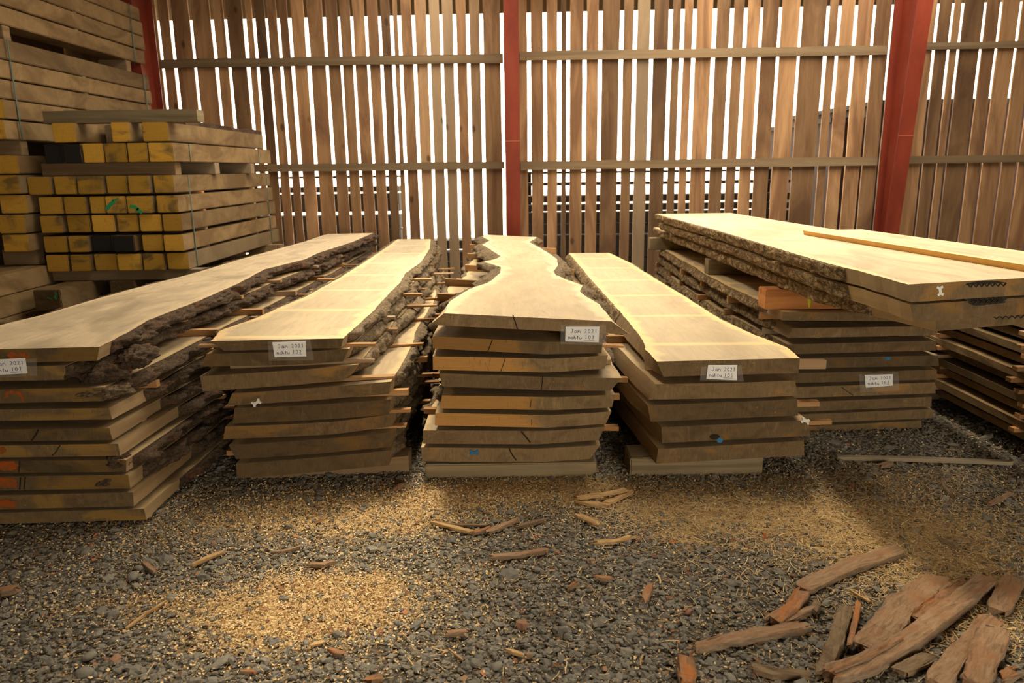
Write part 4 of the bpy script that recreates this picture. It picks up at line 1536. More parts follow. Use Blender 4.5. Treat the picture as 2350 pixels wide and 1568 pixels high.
for (yy, k, up, dn) in ((3.95, 0, C2, C3), (5.5, 1, C2, C3), (7.2, 2, C2, C3), (4.3, 0, C1, C2), (5.9, 1, C1, C2), (7.4, 2, C1, C2)):
    if dn is C3 and k < 2:
        xl_ = ony((1906, 1712)[k], (682, 600)[k], yy)[0]
    else:
        xl_ = dn.xl(yy) - 0.05
    lath('C', up, dn, yy, xl_, dn.xr(yy) - 0.1, 'flat spacer lath under the %s of three wide slabs, %s from the front' % ('topmost' if up is C1 else 'second', ORD[k]), 'spacer laths of the wide slabs', 0.05, M['grey_beam'])
# clip and zigzag fasteners on their ends
s_clip(C1, 2158, 668, 1.45, 24, 16, M['white_plastic'], 'white plastic clip')
flat_part('clip_stub', C2, [blob(2161, 683, 7, 4, 8, 2)], M['white_plastic'], 'white plastic clip end')


def zigzag(slab, u0, u1, v, dv, n):
    pts = [(u0 + (u1 - u0) * i / n, v + (dv if i % 2 else -dv) + (i / n) * (-3)) for i in range(n + 1)]
    flat_part('iron_stain', slab, [blob((u0 + u1) / 2, v - 1, (u1 - u0) * 0.62, 10, 16, u0 * 0.1)], M['black_stain'], 'black iron stain', 0.001, 0.001)
    flat_part('corrugated_fastener', slab, stroke_poly(pts, 3.2), M['black_steel'], 'black corrugated fastener', 0.005, 0.006)


zigzag(C1, 2222, 2310, 656, 3.5, 14)
zigzag(C2, 2222, 2302, 686, 3.5, 13)
zigzag(C2, 2230, 2300, 695, 3.5, 11)
zigzag(C3, 2280, 2372, 729, 3, 13)

# slab lying beyond them, with a yellow sapwood edge
zt4 = zt1 + 0.03
e4 = trace([(2350, 612), (2200, 585), (2032, 563), (1900, 540), (1820, 527)], zt4)
q0, q1 = onz(2420, 622, zt4), onz(1850, 531, zt4)
e4b = lambda y: float(np.interp(y, [q0[1], q1[1]], [q0[0] + 0.02, q1[0]]))
C4 = Slab(lambda y: e4b(y) + 0.012, lambda y: e4b(y) + 0.42, zt4, zt4, 0.065, q0[1] - 0.5, q0[1] - 0.5, onz(1880, 528, zt4)[1], lambda y: 0.02, lambda y: 0.02)
C4.build('oak_slab', M['top_cross'], M['end_dusty'], plain('yellow_sapwood', (0.62, 0.36, 0.10), 0.7), M['bark_pale'], 'pale slab with a bright yellow edge, lying beyond the uppermost wide slab at right', 'slab', GRP, 40, 0.2, 0.2, 0.004, 0.004, 5, 'R', 1.7)

# ------------------------------------------------------------------ sawn boards stacked at the right edge
zs = [0.11, 0.175, 0.243, 0.31, 0.375, 0.442, 0.508, 0.575, 0.64, 0.705, 0.77]
offs = [0.0, -0.03, 0.03, -0.01, 0.05, -0.02, 0.03, 0.0, 0.04, 0.02, 0.06]
RX = 2.79
for i, z in enumerate(zs):
    for k in range(3):
        xx = RX + offs[i] * (1 if k == 0 else 0.3) + k * 0.24
        L = 4.6 + random.uniform(-0.15, 0.15)
        o = rough_box('sawn_board', L, 0.20 if k else 0.17, 0.042, [M['sleeper'], M['end_pale']], None, 0.006, 16, 'y', i * 3.1 + k)
        o.location = (xx + 0.1, 2.95 + random.uniform(-0.05, 0.05), z)
        lr = 11 - i
        tag(o, 'brown sawn board at the right edge, %s layer from the ground, %s from left' % (ORD[i], ORD[k]), 'board', 'sawn boards stacked at the right edge')
    if i:
        for k, yy in enumerate((3.93, 4.75, 6.2)):
            me = box_me('spacer_lath', -0.37, 0.37, -0.022, 0.022, 0, z - zs[i - 1] - 0.0435, [M['lath']])
            o = link('spacer_lath', me)
            o.location = (RX + 0.36 + random.uniform(-0.05, 0.03), yy + random.uniform(-0.04, 0.04), zs[i - 1] + 0.0425)
            tag(o, 'small spacer lath under the %s board layer at the right edge, %s from front' % (ORD[i], ORD[k]), 'spacer', 'spacer laths of the right board stack')
for k, yy in enumerate((3.6, 5.0, 6.9)):
    bearer((RX + 0.05, RX + 0.75), 0, None, yy, 0, 0.109, 'dark bearer block under the board stack at the right edge, %s from front' % ORD[k])

# ------------------------------------------------------------------ sleeper packs on the left
def sleeper(x0, x1, y0, L, z0, z1, label, endm=None, group='', tint=None):
    me = box_me('timber_sleeper', -(x1 - x0) / 2, (x1 - x0) / 2, 0, L, 0, z1 - z0, [M['sleeper'], endm or M['sleeper_end']], 0.006)
    # ends get the end material
    mi = [1 if abs(p.normal.y) > 0.9 else 0 for p in me.polygons]
    me.polygons.foreach_set('material_index', mi)
    o = link('timber_sleeper', me)
    o.location = ((x0 + x1) / 2, y0, z0)
    tag(o, label, 'sleeper', group)
    return o


PY = 6.42
rowpx = [(403, 445, [(65, 120), (123, 175), (177, 238), (240, 290), (295, 345), (348, 396)]),
         (450, 490, [(90, 146), (148, 200), (203, 240), (241, 290), (293, 352), (357, 408)]),
         (493, 533, [(95, 146), (150, 205), (208, 262), (265, 315), (318, 370), (373, 419)]),
         (540, 578, [(100, 155), (157, 204), (206, 258), (262, 313), (322, 372), (378, 425)]),
         (583, 622, [(108, 160), (163, 210), (212, 266), (268, 326), (328, 378), (380, 431)])]
P1 = {}
prev = None
for r, (va, vb, cols) in enumerate(rowpx):
    zt_ = ony(250, va + 0.8, PY)[2]
    zb_ = ony(250, vb - 0.3, PY)[2]
    if prev is not None:
        zt_ = min(zt_, prev - 0.004)
    prev = zb_
    for cidx, (ua, ub) in enumerate(cols):
        xa, xb = ony(ua + 1.5, (va + vb) / 2, PY)[0], ony(ub - 1.0, (va + vb) / 2, PY)[0]
        blk = (r == 3 and cidx in (2, 3))
        dy = random.uniform(-0.03, 0.03)
        nm = 'black-ended' if blk else 'yellow-ended'
        P1[(r, cidx)] = sleeper(xa, xb, PY + dy, 2.6, zb_, zt_, '%s sleeper in the front pack, %s row from top, %s from left' % (nm, ORD[r], ORD[cidx]), M['sleeper_black'] if blk else None, 'sleepers of the front pack')
    if r < 4:
        pass
rowz = {r: (ony(250, rowpx[r][0] + 0.8, PY)[2], ony(250, rowpx[r][1] + 1, PY)[2]) for r in range(5)}
# thin battens between the rows keep them apart (only their ends show)
for r in range(4):
    zt_ = P1[(r, 0)].location[2]
    zb_ = P1[(r + 1, 0)].location[2] + max(v.co.z for v in P1[(r + 1, 0)].data.vertices)
    if zt_ - zb_ > 0.003:
        for k, yy in enumerate((7.0, 8.4)):
            o = link('batten', box_me('batten', -0.58, 0.58, -0.03, 0.03, 0, zt_ - zb_ - 0.001, [M['lath']]))
            o.location = (-3.4, yy, zb_ + 0.0005)
            tag(o, 'thin batten under the %s row of the front sleeper pack, %s from front' % (ORD[r], ORD[k]), 'batten', 'battens of the front sleeper pack')


def green(o, strokes, Y):
    polys = []
    for pts, w in strokes:
        polys += stroke_poly(pts, w)
    V, Fc = [], []
    lo = np.array(o.location)
    for poly in polys:
        b0 = len(V)
        pts = [ony(u, v, o.location[1] - 0.003) - lo for u, v in poly]
        V += pts + [p + np.array([0, 0.004, 0]) for p in pts]
        Fc += [(b0, b0 + 1, b0 + 2, b0 + 3)] + [(b0 + i, b0 + 4 + i, b0 + 4 + (i + 1) % 4, b0 + (i + 1) % 4) for i in range(4)]
    c_ = link('paint_mark', mesh('paint_mark', V, Fc, [M['green_paint']]), o)
    c_['label'] = 'green spray stroke'


green(P1[(1, 3)], [([(244, 481), (252, 470), (262, 462)], 9), ([(258, 460), (272, 455)], 4)], PY)
green(P1[(1, 4)], [([(297, 474), (308, 474), (316, 480), (326, 489)], 7), ([(310, 486), (318, 478)], 4)], PY)

# upper part of the front pack
zA0, zA1 = ony(250, 373, PY)[2], ony(250, 329, PY)[2]
zB0, zB1 = ony(250, 324, PY)[2], ony(250, 281, PY)[2]
topz1 = rowz[0][0]
for k, (yy, xa, xb) in enumerate(((6.62, -4.0, -2.86), (7.35, -3.5, -2.80), (8.3, -3.9, -2.78))):
    o = link('pack_spacer', box_me('pack_spacer', 0, xb - xa, -0.06, 0.06, 0, zA0 - topz1 - 0.002, [M['bearer']], 0.004))
    o.location = (xa, yy, topz1 + 0.001)
    tag(o, 'dark cross spacer on the front sleeper pack, %s from the front' % ORD[k], 'spacer', 'cross spacers on the front sleeper pack')
colsA = [(97, 140, 1), (145, 187, 1), (190, 237, 0), (240, 290, 0), (293, 338, 0), (341, 386, 0)]
for k, (ua, ub, blk) in enumerate(colsA):
    xa, xb = ony(ua, 350, PY)[0], ony(ub, 350, PY)[0]
    if k == 5:
        xb = -2.80
    sleeper(xa, xb, PY + (0.03 if k == 0 else 0), 2.6, zA0, zA1, '%s sleeper in the upper layer above the front pack, %s from left' % ('black-ended' if blk else 'yellow-ended', ORD[k]), M['sleeper_black'] if blk else None, 'sleepers above the front pack')
colsB = [(120, 172, 0.0), (190, 250, 0.35), (255, 296, 0.0), (318, 386, 0.03)]
for k, (ua, ub, dy) in enumerate(colsB):
    xa, xb = ony(ua, 300, PY)[0], ony(ub, 300, PY)[0]
    if k == 3:
        xa, xb = ony(322, 300, PY)[0], -2.84
    sleeper(xa, xb, PY + dy, 2.5 - dy, zA1 + 0.012, zB1, 'sleeper in the topmost layer of the front pack, %s from left' % ORD[k], M['end_pale'] if k == 1 else None, 'sleepers above the front pack')
o = rough_box('weathered_plank', 1.28, 0.14, 0.10, M['grey_beam'], None, 0.006, 14, 'x', 4.4)
o.location = (ony(106, 265, PY + 0.1)[0], PY + 0.12, zB1 + 0.001)
tag(o, 'grey weathered plank lying crosswise on top of the front sleeper pack', 'plank')
o = rough_box('bark_slab_offcut', 2.1, 0.13, 0.045, M['bark'], None, 0.02, 24, 'y', 9.4)
o.location = (-2.95, PY + 0.5, zB1 + 0.001)
tag(o, 'dark bark-covered offcut lying lengthwise on top of the front sleeper pack', 'offcut')

# bearer and lower timbers under the front pack
zlow = P1[(4, 0)].location[2]
o = rough_box('pack_bearer', 1.35, 0.12, 0.085, M['bearer'], None, 0.004, 10, 'x', 2.2)
o.location = (-3.98, PY + 0.10, zlow - 0.0865)
tag(o, 'double board bearer directly under the front sleeper pack, near its front', 'bearer', 'bearers under the front sleeper pack')
o = rough_box('pack_bearer', 1.35, 0.12, 0.085, M['bearer'], None, 0.004, 10, 'x', 3.2)
o.location = (-3.98, PY + 2.2, zlow - 0.0865)
tag(o, 'board bearer under the far end of the front sleeper pack', 'bearer', 'bearers under the front sleeper pack')
zl = zlow - 0.088
nlow = 4
hl = zl / nlow
for r in range(nlow):
    for c_ in range(3):
        xa = -3.99 + c_ * 0.50
        y0_ = PY + 0.02
        if r == nlow - 1 and c_ == 0:
            y0_, xa = 5.97, -3.86
        SL_ = sleeper(xa, xa + 0.22, y0_, 2.7, r * hl, (r + 1) * hl - 0.003, 'dim sleeper under the front pack, %s layer from ground, %s from left' % (ORD[r], ORD[c_]), M['end_left'], 'sleepers below the front pack')

        if r == nlow - 1 and c_ == 0:
            BLK = SL_
green(BLK, [([(126, 671), (129, 676), (125, 682), (130, 687)], 4), ([(108, 684), (118, 686)], 2)], 5.97)

# tall pack behind, seen along its long side
TXR = -4.06


def zl_at(v, u=30, y=6.35):
    return ony(u, v, y)[2]


def tall_pack(vs, name, gname, y0, xr, ends=True, extra=0):
    for i in range(len(vs) - 1):
        zt_, zb_ = zl_at(vs[i]), zl_at(vs[i + 1]) + 0.012
        dx = random.uniform(-0.012, 0.012)
        sleeper(xr - 0.22 + dx, xr + dx, y0 + random.uniform(-0.03, 0.03), 2.62, zb_, zt_, 'long sleeper in the %s, %s from its top' % (name, ORD[i]), None, gname)
        z_ = zl_at(vs[i + 1])
        if i < len(vs) - 2:
            o = link('batten', box_me('batten', -0.2, 0.0, -0.03, 0.03, 0, 0.0105, [M['bearer']]))
            o.location = (xr - 0.012, y0 + 1.3, z_ + 0.0005)
            tag(o, 'thin batten under the %s sleeper of the %s' % (ORD[i], name), 'batten', 'battens of the tall packs')
    return zl_at(vs[-1]) + 0.012, zl_at(vs[0])


b_up, t_up = tall_pack([-138, -90, -42, 6, 53], 'uppermost tall pack at left', 'sleepers of the uppermost tall pack', 6.25, TXR)
b_mid, t_mid = tall_pack([86, 137, 183, 230, 277, 324], 'middle tall pack at left', 'sleepers of the middle tall pack', 6.25, TXR + 0.01)
b_lo, t_lo = tall_pack([357, 402, 448, 493, 538, 580], 'lower tall pack at left', 'sleepers of the lower tall pack', 6.32, TXR + 0.02)


def gap_spacers(z0, z1, label):
    for k, yy in enumerate((6.5, 8.5)):
        o = link('pack_spacer', box_me('pack_spacer', -0.3, 0.0, -0.05, 0.05, 0, z1 - z0 - 0.002, [M['bearer']], 0.004))
        o.location = (TXR - 0.02, yy, z0 + 0.001)
        tag(o, 'dark block between %s tall packs at left, %s from front' % (label, ORD[k]), 'spacer', 'blocks between the tall packs')


gap_spacers(t_mid, b_up, 'the uppermost and middle')
gap_spacers(t_lo, b_mid, 'the middle and lower')
# pack at the far left in front, under the lower tall pack
zf = b_lo
zq = ony(105, 609, 6.40)[2]
gap_spacers(zq, b_lo, 'the lowest two')
h4 = zq / 5
for r in range(5):
    for c_ in range(2):
        sleeper(-3.99 - 0.26 * (c_ + 1), -3.99 - 0.26 * c_ - 0.004, 3.84 + 0.02 * r, 2.6, r * h4, (r + 1) * h4 - 0.006, 'grey brown sleeper at the left edge, %s layer from the ground, %s row' % (ORD[r], 'inner' if c_ == 0 else 'outer'), M['end_left'], 'sleepers at the left edge')

# straps
def strap(x, y, z0, z1, label, lean=0.0):
    o = link('packing_strap', mesh('packing_strap', *join([([(0, -0.008, 0), (0.003, -0.008, 0), (0.003, 0.008, 0), (0, 0.008, 0), (0, -0.008 + lean, z1 - z0), (0.003, -0.008 + lean, z1 - z0), (0.003, 0.008 + lean, z1 - z0), (0, 0.008 + lean, z1 - z0)], BOXF)]), [M['strap']]))
    o.location = (x, y, z0)
    tag(o, label, 'strap', 'packing straps')


xr1 = max(o_.location[0] + max(v.co.x for v in o_.data.vertices) for o_ in P1.values()) + 0.001
strap(xr1, 6.62, P1[(4, 5)].location[2], rowz[0][0], 'thin green strap on the near end of the front sleeper pack')
strap(xr1, 8.75, P1[(4, 5)].location[2], rowz[0][0], 'thin green strap on the far end of the front sleeper pack')
strap(-2.798, 6.75, zA0, zA1, 'thin strap on the near end of the upper layers above the front pack')
strap(-2.798, 8.6, zA0, zA1, 'thin strap on the far end of the upper layers above the front pack')
strap(TXR + 0.024, 6.42, b_mid, t_mid, 'thin green strap on the near end of the middle tall pack')
strap(TXR + 0.024, 8.72, b_mid, t_mid, 'thin green strap on the far end of the middle tall pack')
strap(TXR + 0.014, 8.6, b_up, t_up, 'thin green strap on the far end of the uppermost tall pack')
strap(TXR + 0.034, 6.85, b_lo, t_lo, 'dark green strap on the near end of the lower tall pack')

# ------------------------------------------------------------------ bark strips, splinters and laths lying on the gravel
def piece(name, pts, width, thick, mat, label, cat, group=None, z=0.012, seed=1.0, rag=1.0, lift=None, curl=0.0):
    """irregular strip along floor points given in pixels; width and thickness in metres"""
    P = [onz(u, v, z + thick * 0.5) for u, v in pts]
    d = [0]
    for a_, b_ in zip(P[:-1], P[1:]):
        d.append(d[-1] + float(np.linalg.norm(b_[:2] - a_[:2])))
    L = d[-1]
    n = max(6, int(L / 0.011))
    V, Fc, MI = [], [], []
    K = 14
    c0 = (P[0] + P[-1]) / 2
    c0 = np.array([c0[0], c0[1], 0])
    dirv = P[-1] - P[0]
    ang = math.atan2(dirv[1], dirv[0]) - math.pi / 2
    ca, sa = math.cos(-ang), math.sin(-ang)
    for i in range(n + 1):
        s = L * i / n
        x = float(np.interp(s, d, [p[0] for p in P]))
        y = float(np.interp(s, d, [p[1] for p in P]))
        x2 = float(np.interp(min(L, s + 0.01), d, [p[0] for p in P])) - float(np.interp(max(0, s - 0.01), d, [p[0] for p in P]))
        y2 = float(np.interp(min(L, s + 0.01), d, [p[1] for p in P])) - float(np.interp(max(0, s - 0.01), d, [p[1] for p in P]))
        m = math.hypot(x2, y2) or 1
        nx_, ny_ = y2 / m, -x2 / m
        e = min(1.0, 0.72 + min(i, n - i) * 0.2)
        zl_ = z + (lift(i / n) if lift else 0)
        for k in range(K):
            t = k / K * 2 * math.pi
            cx_, cz_ = math.cos(t), math.sin(t)
            # rounded rectangle cross-section
            q = 0.22
            rx = math.copysign(abs(cx_) ** q, cx_) * width / 2 * e
            rz = math.copysign(abs(cz_) ** q, cz_) * thick / 2
            nz = fbm(seed + s * 16, k * 1.7, seed, 4)
            n2 = fbm(seed + s * 5, (1 if cx_ > 0 else 9), seed, 3)
            rg = fbm(seed, k * 2.3, s * 4, 3)
            rz *= 1 + rag * 0.5 * rg
            rx *= 1 + rag * (0.30 * n2 + 0.16 * nz)
            rz *= 1 + rag * 0.5 * nz
            ex = (0.3 + rag) * 0.035 * fbm(seed * 2, cx_ * 2.1, 3 + i, 3) if i in (0, n) else 0
            px_ = x + nx_ * rx + x2 / m * ex - c0[0]
            py_ = y + ny_ * rx + y2 / m * ex - c0[1]
            zz = zl_ + thick / 2 + rz + curl * (rx / (width / 2)) ** 2 * thick
            V.append((px_ * ca - py_ * sa, px_ * sa + py_ * ca, max(0.002, zz)))
    for i in range(n):
        for k in range(K):
            Fc.append((i * K + k, (i + 1) * K + k, (i + 1) * K + (k + 1) % K, i * K + (k + 1) % K))
            MI.append(1 if abs(math.cos((k + 0.5) / K * 2 * math.pi)) > 0.8 and mat in (PC, PO) else 0)
    MI += [0, 0]
    Fc += [tuple(range(K)), tuple(n * K + k for k in range(K))[::-1]]
    me = mesh(name, V, Fc, [mat, M['piece_side']], MI, False)
    o = link(name, me)
    o.location = c0
    o.rotation_euler = (0, 0, ang)
    tag(o, label, cat, group)
    return o


PC, PO, PG, PP = M['piece'], M['piece_orange'], M['piece_grey'], M['piece_pale']
G1 = 'bark debris at the lower right'
piece('bark_strip', [(1838, 1352), (1945, 1303), (2062, 1262)], 0.075, 0.022, PC, 'long straight bark strip, farthest of the debris at lower right', 'bark', G1, seed=1.3, rag=0.35)
piece('bark_chunk', [(1770, 1432), (1815, 1398), (1845, 1362)], 0.055, 0.026, PO, 'torn orange bark chunk at the near end of the long straight strip', 'bark', G1, seed=2.7)
piece('bark_chunk', [(1808, 1426), (1836, 1412), (1860, 1399)], 0.03, 0.02, PC, 'small bark chunk lying right of the torn orange chunk', 'bark', G1, seed=3.1)
piece('bark_chunk', [(1868, 1406), (1875, 1384)], 0.028, 0.02, PG, 'small grey square bark chunk near the long straight strip', 'bark', G1, seed=3.9, rag=0.5)
piece('bark_strip', [(1600, 1484), (1660, 1470), (1740, 1456), (1848, 1438)], 0.045, 0.022, PC, 'rotten bark strip lying nearly level left of the debris heap', 'bark', G1, seed=4.4)
piece('bark_chunk', [(1578, 1570), (1574, 1540), (1570, 1508)], 0.052, 0.03, PO, 'upright orange bark chunk at the bottom edge left of the debris', 'bark', G1, seed=5.2)
piece('bark_strip', [(1888, 1545), (1915, 1480), (1945, 1395)], 0.055, 0.03, PG, 'knobbly grey bark strip with bare red inner side, left in the debris heap', 'bark', G1, seed=6.6)
piece('bark_strip', [(1948, 1488), (1962, 1430), (1970, 1388)], 0.02, 0.035, PO, 'thin reddish bark sliver beside the knobbly grey strip', 'bark', G1, seed=6.9, rag=0.4)
piece('dark_lath', [(1952, 1496), (2000, 1428), (2052, 1362)], 0.022, 0.02, M['slate'], 'narrow dark grey lath between the bark pieces', 'lath', None, seed=7.7, rag=0.2)
piece('bark_slab', [(1985, 1500), (2060, 1410), (2150, 1335)], 0.105, 0.024, PC, 'broad flat bark slab in the middle of the debris heap', 'bark', G1, seed=8.5, curl=0.4)
piece('bark_strip', [(2095, 1425), (2150, 1385), (2210, 1342)], 0.045, 0.026, PO, 'rotten bark strip with orange ends behind the large curved strip', 'bark', G1, seed=9.2, z=0.02)
piece('bark_strip', [(1900, 1552), (1985, 1528), (2090, 1470), (2180, 1400), (2265, 1332)], 0.072, 0.036, PC, 'large curved bark strip, longest of the heap at lower right', 'bark', G1, seed=10.1, rag=0.3, z=0.016)
piece('bark_strip', [(1905, 1548), (1985, 1517), (2060, 1474)], 0.02, 0.03, PO, 'thin orange splinter along the inner edge of the large curved strip', 'bark', G1, seed=10.9, rag=0.6, z=0.03)
piece('bark_slab', [(2288, 1400), (2310, 1365), (2325, 1330)], 0.075, 0.028, PC, 'short thick bark slab close to the right edge', 'bark', G1, seed=11.3, rag=0.4)
piece('bark_strip', [(2150, 1572), (2200, 1500), (2282, 1425)], 0.07, 0.028, PC, 'bark strip running to the bottom edge, left of the cracked one', 'bark', G1, seed=12.6, rag=0.6)
piece('bark_strip', [(2235, 1572), (2260, 1510), (2282, 1440)], 0.085, 0.026, PC, 'cracked bark strip running to the bottom edge at far right', 'bark', G1, seed=13.4, z=0.02)
piece('bark_chunk', [(2062, 1542), (2098, 1526), (2132, 1510)], 0.05, 0.02, PG, 'grey ragged bark chunk under the large curved strip', 'bark', G1, seed=14.4)
piece('bark_strip', [(1724, 1530), (1775, 1548), (1858, 1549)], 0.035, 0.018, PG, 'thin bark strip at the bottom edge left of the heap', 'bark', G1, seed=15.8)
piece('bark_chunk', [(2300, 1558), (2335, 1545)], 0.04, 0.016, PO, 'orange bark chunk in the bottom right corner', 'bark', G1, seed=16.2)
piece('splinter', [(1954, 1357), (1975, 1370), (2000, 1384)], 0.010, 0.008, PP, 'thin pale splinter above the debris heap', 'splinter', None, seed=17.2, rag=0.4)
G2 = 'splinters in the middle of the floor'
piece('splinter', [(1324, 1143), (1380, 1136), (1440, 1124)], 0.03, 0.012, PP, 'long upper splinter of the small pile right of the middle stack', 'splinter', G2, seed=21, z=0.03)
piece('splinter', [(1326, 1150), (1360, 1158), (1392, 1161)], 0.035, 0.014, PP, 'short lower splinter of the small pile right of the middle stack', 'splinter', G2, seed=22)
piece('splinter', [(1388, 1156), (1420, 1144), (1448, 1128)], 0.035, 0.014, PP, 'slanting right splinter of the small pile right of the middle stack', 'splinter', G2, seed=23, z=0.014)
piece('splinter', [(990, 1198), (1040, 1212), (1086, 1222)], 0.026, 0.012, PP, 'left splinter of the broken row in front of the middle stack', 'splinter', G2, seed=24)
piece('splinter', [(1086, 1224), (1110, 1218), (1126, 1211)], 0.026, 0.014, PO, 'orange splinter in the broken row before the middle stack', 'splinter', G2, seed=25)
piece('splinter', [(1120, 1222), (1150, 1208), (1184, 1195)], 0.03, 0.014, PC, 'brown slanting splinter in the broken row before the middle stack', 'splinter', G2, seed=26)
piece('splinter', [(1186, 1210), (1215, 1203), (1246, 1195)], 0.022, 0.012, PG, 'grey splinter at the right end of the broken row', 'splinter', G2, seed=27)
piece('splinter', [(1010, 1203), (1060, 1206), (1124, 1206)], 0.014, 0.01, PG, 'thin grey splinter behind the broken row', 'splinter', G2, seed=28)
piece('splinter', [(1324, 1182), (1350, 1193), (1374, 1204)], 0.035, 0.014, PP, 'lone tan splinter right of the broken row', 'splinter', G2, seed=29)
piece('bark_strip', [(1128, 1279), (1190, 1274), (1252, 1264)], 0.03, 0.014, PC, 'bark strip dusted with shavings in the middle of the gravel', 'bark', None, seed=30)
piece('bark_chunk', [(1480, 1380), (1488, 1360), (1491, 1350)], 0.03, 0.016, PO, 'oval bark chip on bare gravel right of centre', 'bark', None, seed=31)
piece('bark_chunk', [(1372, 1326), (1400, 1330)], 0.03, 0.014, PO, 'reddish crumbled bark chunk on the gravel right of centre', 'bark', None, seed=32)
piece('bark_chunk', [(1312, 1345), (1322, 1340)], 0.018, 0.014, PO, 'tiny red bark chunk left of the crumbled one', 'bark', None, seed=33)
piece('bark_chunk', [(1365, 1246), (1410, 1243), (1450, 1232)], 0.024, 0.012, PP, 'pale flat bark piece below the small splinter pile', 'bark', None, seed=34)
G3 = 'loose wood bits on the left gravel'
piece('splinter', [(440, 1298), (470, 1284), (508, 1269)], 0.022, 0.012, PP, 'bright tan splinter lying before the narrow banded stack', 'splinter', G3, seed=41, rag=0.6)
piece('bark_chunk', [(330, 1292), (342, 1302), (356, 1312)], 0.022, 0.016, PC, 'brown bark stub among larger stones at left', 'bark', G3, seed=42, rag=0.5)
piece('twig', [(294, 1440), (330, 1412), (381, 1380)], 0.010, 0.008, PP, 'thin twig lying on the left sawdust', 'twig', G3, seed=43, rag=0.5)
piece('bark_chunk', [(2, 1358), (34, 1354)], 0.04, 0.025, PO, 'dark brown bark block at the left edge', 'bark', G3, seed=44, rag=0.5)
piece('splinter', [(633, 1268), (660, 1264), (688, 1256)], 0.014, 0.010, PC, 'brown sliver in front of the narrow banded stack', 'splinter', G3, seed=45)
piece('bark_chunk', [(712, 1295), (740, 1296), (768, 1290)], 0.03, 0.012, PC, 'flat bark chip above the large sawdust patch', 'bark', G3, seed=46)
piece('wood_chip', [(716, 1480), (741, 1473)], 0.020, 0.006, PP, 'pinkish flat wood chip below the large sawdust patch', 'chip', G3, seed=47, rag=0.2)
piece('bark_chunk', [(760, 1492), (786, 1502)], 0.022, 0.012, PO, 'reddish bark chip below the large sawdust patch', 'bark', G3, seed=48)
piece('splinter', [(558, 1541), (586, 1543)], 0.014, 0.010, PO, 'orange sliver near the bottom edge at left', 'splinter', G3, seed=49)
piece('bark_chunk', [(848, 1560), (876, 1556)], 0.03, 0.014, PO, 'orange bark chip at the bottom edge left of centre', 'bark', G3, seed=50)
piece('bark_strip', [(2270, 1158), (2295, 1146), (2320, 1132)], 0.022, 0.012, PC, 'small bark strip on the shavings near the right edge', 'bark', None, seed=51)
piece('bark_strip', [(2163, 1100), (2167, 1118), (2185, 1136)], 0.016, 0.010, PC, 'curved thin bark strip on the right shavings', 'bark', None, seed=52)
piece('bark_chunk', [(2156, 1238), (2190, 1254)], 0.022, 0.012, PG, 'grey bark chip on shavings above the long straight strip', 'bark', None, seed=53)
piece('splinter', [(1170, 1494), (1195, 1502)], 0.016, 0.010, PP, 'pale chip on bare gravel near the bottom centre', 'splinter', None, seed=54)
piece('twig', [(1030, 1490), (1045, 1502), (1060, 1514)], 0.006, 0.006, PP, 'thin pale twig on gravel left of the bottom centre', 'twig', None, seed=55)
piece('bark_chunk', [(1028, 1455), (1058, 1452)], 0.03, 0.014, PC, 'brown bark chip on gravel left of the bottom centre', 'bark', None, seed=56)
piece('bark_chunk', [(906, 1125), (925, 1112)], 0.03, 0.012, PO, 'orange bark scrap in front of the gap between the two middle stacks', 'bark', None, seed=57)
piece('dark_lath', [(1922, 1050), (2100, 1054), (2322, 1062)], 0.035, 0.022, M['grey_beam'], 'long dark lath lying on the floor before the half-covered stack', 'lath', None, seed=60, rag=0.15)
piece('bark_chunk', [(2015, 1071), (2045, 1064)], 0.03, 0.02, PC, 'pale bark lump just in front of the long dark floor lath', 'bark', None, seed=61)
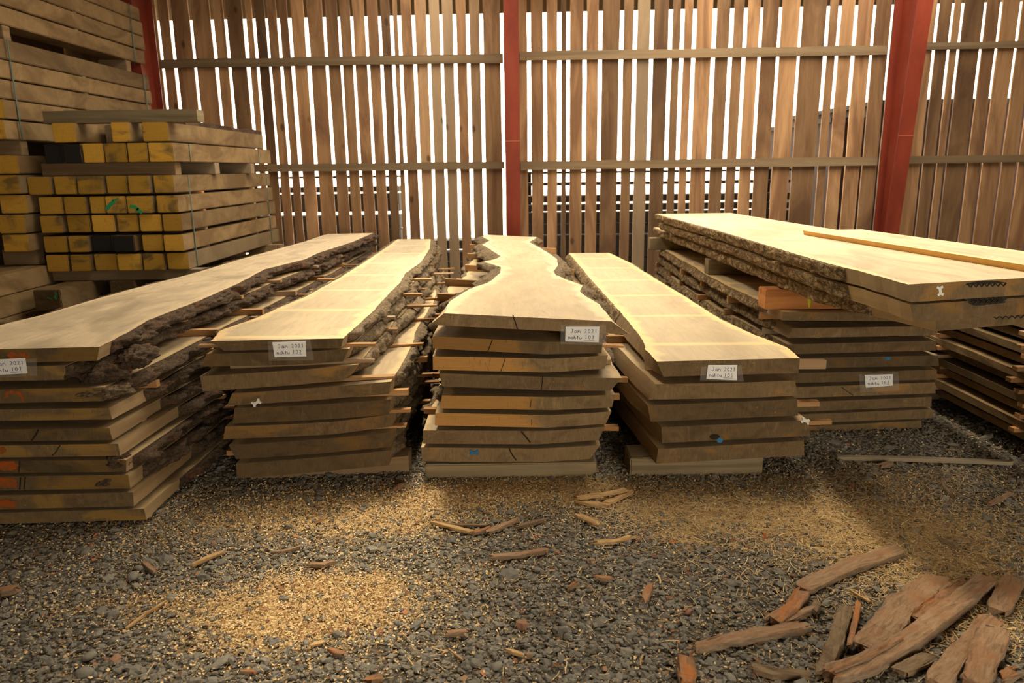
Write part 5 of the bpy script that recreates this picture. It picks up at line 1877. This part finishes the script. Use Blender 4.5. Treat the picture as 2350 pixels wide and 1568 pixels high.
# a few bigger stones
for k, (u, v, r_) in enumerate([(194, 1547, 0.022), (205, 1508, 0.018), (305, 1325, 0.022), (318, 1305, 0.016), (1140, 1530, 0.016)]):
    p = onz(u, v, 0.012)
    V0, F0 = subdiv(*ICO1)
    V1 = [(a_[0] * r_ * 1.4 * (1 + 0.1 * mn.noise(Vector(a_) * 2)), a_[1] * r_ * (1 + 0.1 * mn.noise(Vector(a_) * 2.3)), a_[2] * r_ * 0.65 + r_ * 0.6) for a_ in V0]
    me = mesh('stone', V1, [tuple(int(i) for i in f) for f in F0], [M['stone']], None, True)
    at = me.attributes.new('tone', 'FLOAT', 'POINT')
    at.data.foreach_set('value', [0.6] * len(V1))
    o = link('stone', me)
    o.location = (p[0], p[1], 0.004)
    o.rotation_euler = (0, 0, k)
    tag(o, ['larger flat grey stone near the bottom left corner', 'rounded grey stone just above the flat corner stone', 'grey stone left of the brown bark stub', 'grey stone behind the brown bark stub', 'long grey stone near the bottom centre'][k], 'stone', 'larger stones in the gravel')

# ------------------------------------------------------------------ light
w = bpy.data.worlds.new('daylight')
SC.world = w
w.use_nodes = True
bg = w.node_tree.nodes['Background']
bg.inputs[0].default_value = (1.0, 0.855, 0.63, 1)
bg.inputs[1].default_value = 1.0


def portal(loc, rot, sx, sy):
    d = bpy.data.lights.new('daylight_portal', 'AREA')
    d.shape = 'RECTANGLE'
    d.size, d.size_y = sx, sy
    d.cycles.is_portal = True
    o = bpy.data.objects.new('daylight_portal', d)
    COL.objects.link(o)
    o.location = loc
    o.rotation_euler = rot


for (a, b) in sky_x:
    ym_ = sum(SKY_Y) / 2
    portal(((a + b) / 2, ym_, zroof(ym_) + 0.1), (0.0, 0, 0), b - a, SKY_Y[1] - SKY_Y[0] + 0.2)
portal((2.3, -3.22, 1.3), (math.pi / 2, 0, 0), 2.6, 2.6)
sun = bpy.data.lights.new('sun', 'SUN')
sun.energy = 0.28
sun.angle = math.radians(9)
sun.color = (1.0, 0.82, 0.55)
so = bpy.data.objects.new('sun', sun)
COL.objects.link(so)
so.rotation_euler = Vector((0.06, -0.52, -1.0)).to_track_quat('-Z', 'Y').to_euler()
portal((0.6, 9.45, 2.0), (-math.pi / 2, 0, 0), 11.0, 4.2)

SC.view_settings.view_transform = 'Standard'
SC.view_settings.look = 'None'
SC.view_settings.gamma = 1.0
SC.view_settings.exposure = 3.55
SC.cycles.use_denoising = True
SC.cycles.max_bounces = 8
SC.cycles.diffuse_bounces = 5
SC.cycles.transparent_max_bounces = 8
SC.cycles.caustics_reflective = False
SC.cycles.caustics_refractive = False
